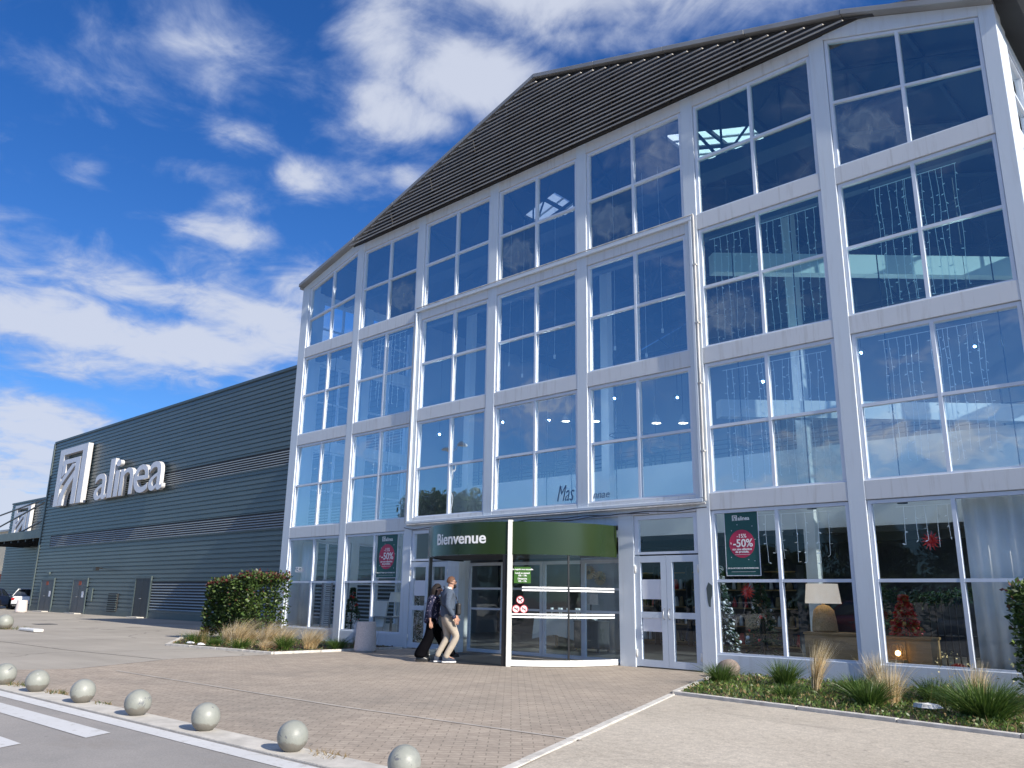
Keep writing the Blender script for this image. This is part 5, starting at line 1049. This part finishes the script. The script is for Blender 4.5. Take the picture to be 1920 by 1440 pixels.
for i, (x, z) in enumerate(((7.32, 5.0), (9.2, 4.9), (12.0, 5.0), (11.0, 5.5))):
    b = MB(); b.tube([(.36*math.cos(a), .36*math.sin(a), 0) for a in [6.283*k/24 for k in range(25)]], .010, 5); b.tube([(.22*math.cos(a), .22*math.sin(a), .22) for a in [6.283*k/24 for k in range(25)]], .008, 5); b.tube([(0, 0, .4), (0, 0, 6.0)], .005, 4)
    for k in range(4): a = 1.57*k; b.tube([(.36*math.cos(a), .36*math.sin(a), 0), (0, 0, .42)], .005, 4)
    tag(b.build('ring_light', 'dark_metal', loc=(x, 3, z)), ('wire ring chandelier', 'second wire ring chandelier', 'wire ring chandelier', 'small wire ring chandelier')[i]+' hanging behind '+('the middle bay, left half', 'the middle bay, right half', 'the fifth bay, right half', 'the fifth bay, left half')[i], 'chandelier', 'ring chandeliers')
for i in range(7):
    x = 4.2+1.45*i; t = thing('gallery_chair', 'dark chair on the gallery behind the railing', 'chair', (x, 5.9+.2*(i % 2), 5.0), .4*i, 'dark chairs on the gallery')
    MB().box((-.24, -.24, .42), (.24, .24, .48)).build('seat', 'interior_dark', t); MB().box((-.24, .20, .481), (.24, .25, 1.15)).build('backrest', 'interior_dark', t)
    for u_ in (-1, 1):
        for w_ in (-1, 1): MB().box((u_*.2-.02, w_*.2-.02, 0), (u_*.2+.02, w_*.2+.02, .419)).build('leg', 'interior_dark', t)

for i, (x, y) in enumerate([(1.3, .5), (4.3, .5), (15.7, .45), (17.0, .45), (18.6, .45), (20.2, 1.6), (8.7, 2.6), (9.9, 2.2), (11.2, 2.4), (14.1, 1.6), (9.0, 6.6), (11.5, 6.6), (14.0, 6.4), (6.0, 6.5)]):  # spots by the doors are real; the others are added to brighten the displays
    z = 2.98; t = thing('ceiling_fill_spot', 'lit round ceiling spotlight of a set filled out to brighten the shop, over the '+('leftmost shop window', 'second shop window', 'christmas tree with baubles', 'wooden console', 'small red tree', 'gathered curtain', 'white clothed table', 'pinkish lamp', 'drum rotor', 'frosted tree at the doors', 'first back shelving', 'third back shelving', 'last back shelving', 'hall left of the shelving')[i], 'ceiling light', (x, y, z), 0, 'ceiling spotlights, most added to brighten the shop')
    MB().lathe([(.07, .0), (.085, 0), (.085, .10), (0, .10)], (0, 0, 0), 16).build('housing', 'black_paint', t, smooth=True, angle=40); MB().lathe([(0, .012), (.068, .012), (.068, .02), (0, .02)], (0, 0, 0), 16).build('lens', 'spot_lens', t)
    MB().tube([(0, 0, .10), (0, 0, (4.7-z) if y > 5 else 6.05)], .012, 5).build('suspension_rod', 'black_paint', t)
# ------------------------------------------------------------------ people
def skin(name, nodes_, edges, mat, parent, root, sub=2):
    names = list(nodes_); me = bpy.data.meshes.new(name); me.from_pydata([nodes_[n][0] for n in names], [(names.index(a), names.index(b)) for a, b in edges], [])
    o = bpy.data.objects.new(name, me); COL.objects.link(o); o.modifiers.new('skin', 'SKIN'); ss_ = o.modifiers.new('sub', 'SUBSURF'); ss_.levels = ss_.render_levels = sub
    if not me.skin_vertices: 
        bm = bmesh.new(); bm.from_mesh(me); bm.verts.layers.skin.verify(); bm.to_mesh(me); bm.free()
    for i, n in enumerate(names):
        r_ = nodes_[n][1]; sv = me.skin_vertices[0].data[i]; sv.radius = r_ if isinstance(r_, tuple) else (r_, r_); sv.use_root = n == root
    bpy.context.view_layer.update(); dg = bpy.context.evaluated_depsgraph_get(); out = bpy.data.meshes.new_from_object(o.evaluated_get(dg)); bpy.data.objects.remove(o)
    out.name = name; out.materials.clear(); out.materials.append(MATS[mat]); out.polygons.foreach_set('use_smooth', [True]*len(out.polygons)); n_ = bpy.data.objects.new(name, out); COL.objects.link(n_)
    if parent: n_.parent = parent
    return n_
def chain(*a): return list(zip(a, a[1:]))
def body_nodes(P, f):
    """P: joint positions; f: build factor. Returns the nodes and edges of one continuous body with face, ears and five-fingered hands"""
    n = {'pel': (P['pel'], .10*f), 'waist': (P['waist'], .092*f), 'chest': (P['chest'], .105*f), 'neck': (P['neck'], .052), 'jaw': (P['jaw'], (.062, .07)), 'head': (P['head'], (.078, .092)), 'crown': (P['crown'], (.06, .07))}
    e = chain('pel', 'waist', 'chest', 'neck', 'jaw', 'head', 'crown'); J = Vector(P['jaw']); H = Vector(P['head'])
    n['nose'] = (H+Vector((.108, 0, -.035)), .014); e.append(('head', 'nose')); n['chin'] = (J+Vector((.075, 0, -.015)), .026); e.append(('jaw', 'chin'))
    for s_ in (-1, 1): n['ear%d' % s_] = (H+Vector((-.005, s_*.094, -.03)), .015); e.append(('head', 'ear%d' % s_))
    for s_, k in ((-1, 'R'), (1, 'L')):
        n.update({'sh'+k: (P['sh'+k], .062*f), 'el'+k: (P['el'+k], .042*f), 'wr'+k: (P['wr'+k], .028), 'hip'+k: (P['hip'+k], .088*f), 'kn'+k: (P['kn'+k], .060*f), 'an'+k: (P['an'+k], .040), 'ba'+k: (P['ba'+k], .034), 'to'+k: (P['to'+k], .024)})
        e += chain('chest', 'sh'+k, 'el'+k, 'wr'+k)+chain('pel', 'hip'+k, 'kn'+k, 'an'+k, 'ba'+k, 'to'+k)
        w = Vector(P['wr'+k]); d = (w-Vector(P['el'+k])).normalized(); fwd = Vector((1, 0, 0)); fwd = (fwd-d*fwd.dot(d)).normalized(); side = d.cross(fwd)
        pm = w+d*.075; n['pm'+k] = (pm, (.022, .034)); e.append(('wr'+k, 'pm'+k))
        for q in range(4):
            b0 = pm+fwd*(.030-.020*q)+d*.020; L_ = (.072, .082, .076, .060)[q]; b1 = b0+d*L_*.5-side*s_*.006; b2 = b1+d*L_*.45-side*s_*.020*(-1)
            n['f%s%da' % (k, q)] = (b0, .0105); n['f%s%db' % (k, q)] = (b1, .0095); n['f%s%dc' % (k, q)] = (b2, .008); e += chain('pm'+k, 'f%s%da' % (k, q), 'f%s%db' % (k, q), 'f%s%dc' % (k, q))
        t0 = w+d*.035+fwd*.034; n['t%sa' % k] = (t0, .012); n['t%sb' % k] = (t0+d*.035+fwd*.014, .0105); n['t%sc' % k] = (t0+d*.062+fwd*.012, .009); e += chain('pm'+k, 't%sa' % k, 't%sb' % k, 't%sc' % k)
    return n, e
def V(*a): return Vector(a)
def hair_cap(parent, H, mat, long=False):
    b = MB(); rings = []; n_ = 8; top = 1.80 if not long else 1.95
    for i in range(n_):
        t = i/(n_-1)*top; ring = []
        for a in [6.283*j/22 for j in range(22)]:
            front = max(0, math.cos(a)); tt = t*(1-(.50 if not long else .42)*front) ; r_ = math.sin(tt)
            ring.append((H.x-.008+(.096 if math.cos(a) > 0 else .100)*r_*math.cos(a), H.y+.083*r_*math.sin(a), H.z+.006+.108*math.cos(tt)))
        rings.append(ring)
    return b.loft(rings).build('hair', mat, parent, smooth=True)
HEAD_ = math.atan2(.851, .525)
man = thing('person', 'man in blue-grey sweatshirt, beige trousers and dark trainers with a black crossbody bag, walking in', 'person', (10.34, -2.44, .018), HEAD_)
P = dict(pel=V(0, 0, .90), waist=V(.0, 0, 1.06), chest=V(.0, 0, 1.27), neck=V(.035, 0, 1.45), jaw=V(.06, 0, 1.53), head=V(.065, 0, 1.60), crown=V(.05, 0, 1.66), shR=V(-.01, -.19, 1.385), shL=V(-.01, .19, 1.385), elR=V(-.05, -.245, 1.11), elL=V(.0, .245, 1.11), wrR=V(.09, -.24, .885), wrL=V(.18, .22, .92), hipR=V(.0, -.085, .87), hipL=V(0, .085, .87), knR=V(.19, -.085, .50), knL=V(.03, .085, .48), anR=V(-.02, -.095, .115), anL=V(-.16, .085, .13), baR=V(.12, -.10, .055), baL=V(-.05, .09, .045), toR=V(.17, -.10, .05), toL=V(.0, .09, .035))
n, e = body_nodes(P, 1.0); skin('body', n, e, 'skin', man, 'pel')
c = lambda k: P[k]
N_ = {'p': (c('pel')+V(0, 0, -.02), .158), 'w': (c('waist'), .160), 'ch': (c('chest'), .178), 'up': (V(.01, 0, 1.39), .115), 'nk': (V(.025, 0, 1.45), (.078, .075))}; E_ = chain('p', 'w', 'ch', 'up', 'nk')
for k in 'RL': N_.update({'s'+k: (c('sh'+k), .085), 'm'+k: ((c('sh'+k)+c('el'+k))/2, .070), 'e'+k: (c('el'+k), .062), 'w'+k: (c('wr'+k)+V(0, 0, .02), .043)}); E_ += chain('up', 's'+k, 'm'+k, 'e'+k, 'w'+k)
sw = skin('sweatshirt', N_, E_, 'sweater_blue', man, 'w')
for k in 'RL':
    d = (c('wr'+k)-c('el'+k)).normalized(); MB().tube([c('wr'+k)-d*.035, c('wr'+k)+d*.02], [.047, .045], 12).build('cuff', 'car_blue', sw, smooth=True)
MB().tube([(-.075, 0, 1.42), (-.06, 0, 1.47), (-.02, 0, 1.49)], [.06, .072, .04], 10).build('hood', 'sweater_blue', sw, smooth=True); MB().tube([(.02, 0, 1.445), (.03, 0, 1.485)], [.066, .062], 14).build('shirt_collar', 'curtain_fabric', man, smooth=True)
N_ = {'wb': (c('waist')+V(-.01, 0, -.03), .118), 'p': (c('pel')+V(-.015, 0, -.01), .142)}; E_ = [('wb', 'p')]
for k in 'RL': N_.update({'h'+k: (c('hip'+k)+V(-.01, 0, -.04), .112), 't'+k: ((c('hip'+k)+c('kn'+k))/2, .098), 'k'+k: (c('kn'+k), .080), 'c'+k: ((c('kn'+k)*.5+c('an'+k)*.5), .074), 'a'+k: (c('an'+k)+V(0, 0, .02), .068), 'z'+k: (c('an'+k)+V(0, 0, -.045), .066)}); E_ += chain('p', 'h'+k, 't'+k, 'k'+k, 'c'+k, 'a'+k, 'z'+k)
skin('trousers', N_, E_, 'trousers_beige', man, 'p')
def shoe(parent, an, to, mat, sole='sole_white'):
    d = V(to.x-an.x, to.y-an.y, 0); d = d.normalized() if d.length > 1e-3 else V(1, 0, 0); sd_ = V(-d.y, d.x, 0); h = an-d*.075; z0 = max(.002, min(an.z, to.z)-.05); pit = 0
    def ring(t, w, z1, zl=0): p = V(h.x, h.y, 0)+d*t; return [tuple(p+sd_*w*a+V(0, 0, z0+zl+z1*b_)) for a, b_ in ((-1, .05), (-1, .45), (-.7, .9), (0, 1), (.7, .9), (1, .45), (1, .05))]
    o = MB().loft([ring(0, .030, .095, .022), ring(.05, .042, .125, .022), ring(.12, .045, .10, .022), ring(.20, .050, .065, .022), ring(.255, .040, .045, .024), ring(.275, .018, .03, .026)]).build('shoe', mat, parent, smooth=True, angle=60)
    MB().loft([[tuple(V(h.x, h.y, 0)+d*t+sd_*w*a+V(0, 0, z0+zz)) for a, zz in ((-1, 0), (-1, .024), (1, .024), (1, 0))] for t, w in ((-.008, .03), (.05, .047), (.13, .047), (.20, .054), (.26, .042), (.285, .018))]).build('sole', sole, o, smooth=True, angle=40)
shoe(man, c('anR'), c('toR')+V(0, 0, .0), 'shoe_navy'); shoe(man, c('anL'), c('toL'), 'shoe_navy')
hair_cap(man, c('head'), 'hair_brown')
b = MB(); H = c('head'); b.loft([[(H.x+.02+.060*math.cos(a), .079*math.sin(a), H.z-.055) for a in [-1.25+2.5*j/8 for j in range(9)]], [(H.x+.02+.086*math.cos(a), .081*math.sin(a), H.z-.095) for a in [-1.25+2.5*j/8 for j in range(9)]], [(H.x+.02+.060*math.cos(a), .060*math.sin(a), H.z-.135) for a in [-1.25+2.5*j/8 for j in range(9)]]], 0, False, False)
bo_ = b.build('beard', 'hair_dark', man, smooth=True, fix=False); m = bo_.modifiers.new('thickness', 'SOLIDIFY'); m.thickness = .016; m.offset = 1
b = MB(); b.box((H.x+.085, -.07, H.z-.012), (H.x+.097, .07, H.z+.012)); b.box((H.x-.02, -.094, H.z-.004), (H.x+.09, -.089, H.z+.006)); b.box((H.x-.02, .089, H.z-.004), (H.x+.09, .094, H.z+.006)); b.build('sunglasses', 'black_paint', man)
for s_ in (-1, 1): MB().lathe([(0, -.004), (.012, -.003), (.012, .003), (0, .004)], (H.x+.082, s_*.035, H.z), 10, 0, 'x').build('eye', 'black_paint', man)
MB().box((H.x+.079, -.022, H.z-.075), (H.x+.088, .022, H.z-.068)).build('mouth', 'sticker_red', man)
bag = thing('shoulder_bag', 'small black crossbody bag hanging at the front hip of the man in the sweatshirt', 'bag', man.location, HEAD_)
b = MB(); b.box((.165, -.17, .93), (.255, .05, 1.17)); b.build('pouch', 'bag_black', bag, bevel=.03)
b = MB(); b.tube([(.20, -.10, 1.16), (.168, -.02, 1.28), (.10, .09, 1.43), (.0, .11, 1.485), (-.10, .05, 1.42), (-.165, -.06, 1.28), (-.17, -.16, 1.15), (-.06, -.20, 1.06), (.12, -.17, 1.04)], .009, 6); b.build('strap', 'black_paint', bag, smooth=True)
wom = thing('person', 'dark haired woman in navy floral blouse and wide black trousers beside the man, mid stride', 'person', (9.86, -2.44, .018), HEAD_)
P = dict(pel=V(0, 0, .82), waist=V(.01, 0, .97), chest=V(.03, 0, 1.16), neck=V(.065, 0, 1.32), jaw=V(.095, 0, 1.39), head=V(.10, 0, 1.455), crown=V(.09, 0, 1.51), shR=V(.02, -.16, 1.265), shL=V(.02, .16, 1.265), elR=V(-.10, -.21, 1.03), elL=V(.12, .21, 1.03), wrR=V(-.07, -.22, .82), wrL=V(.25, .19, .88), hipR=V(0, -.08, .80), hipL=V(0, .08, .80), knR=V(-.06, -.08, .45), knL=V(.22, .08, .46), anR=V(-.24, -.085, .11), anL=V(.42, .085, .12), baR=V(-.12, -.09, .04), baL=V(.54, .09, .12), toR=V(-.07, -.09, .035), toL=V(.60, .09, .14))
n, e = body_nodes(P, .92); skin('body', n, e, 'skin', wom, 'pel')
N_ = {'hem': (V(-.02, 0, .72), .185), 'w': (c('waist')+V(-.01, 0, 0), .165), 'ch': (c('chest'), .165), 'up': (V(.045, 0, 1.27), .105), 'nk': (V(.06, 0, 1.315), (.065, .06))}; E_ = chain('hem', 'w', 'ch', 'up', 'nk')
for k in 'RL': N_.update({'s'+k: (c('sh'+k), .080), 'm'+k: ((c('sh'+k)+c('el'+k))/2, .074), 'e'+k: (c('el'+k), .066), 'w'+k: (c('wr'+k)+V(0, 0, .03), .050)}); E_ += chain('up', 's'+k, 'm'+k, 'e'+k, 'w'+k)
skin('blouse', N_, E_, 'blouse_floral', wom, 'w')
N_ = {'wb': (c('waist')+V(-.01, 0, -.03), .115), 'p': (c('pel')+V(-.01, 0, .0), .140)}; E_ = [('wb', 'p')]
for k in 'RL': N_.update({'h'+k: (c('hip'+k)+V(-.01, 0, -.03), .115), 't'+k: ((c('hip'+k)+c('kn'+k))/2, .114), 'k'+k: (c('kn'+k), .116), 'c'+k: ((c('kn'+k)+c('an'+k))/2, .128), 'a'+k: (c('an'+k)+V(.0, 0, .03), .140), 'z'+k: (c('an'+k)+V(.01, 0, -.05), .142)}); E_ += chain('p', 'h'+k, 't'+k, 'k'+k, 'c'+k, 'a'+k, 'z'+k)
skin('trousers', N_, E_, 'trousers_black', wom, 'p')
shoe(wom, c('anR'), c('toR'), 'black_paint', 'rubber'); shoe(wom, c('anL'), c('toL'), 'bag_black', 'rubber'); hair_cap(wom, c('head'), 'hair_dark', True); H = c('head')
MB().tube([(H.x-.035, 0, H.z+.03), (H.x-.065, 0, H.z-.05), (H.x-.085, 0, H.z-.15), (H.x-.10, 0, H.z-.21)], [.080, .084, .07, .03], 12).build('hair_length', 'hair_dark', wom, smooth=True)
for s_ in (-1, 1): MB().lathe([(0, -.004), (.012, -.003), (.012, .003), (0, .004)], (H.x+.078, s_*.033, H.z), 10, 0, 'x').build('eye', 'black_paint', wom)
MB().box((H.x+.072, -.02, H.z-.072), (H.x+.082, .02, H.z-.066)).build('mouth', 'sticker_red', wom)
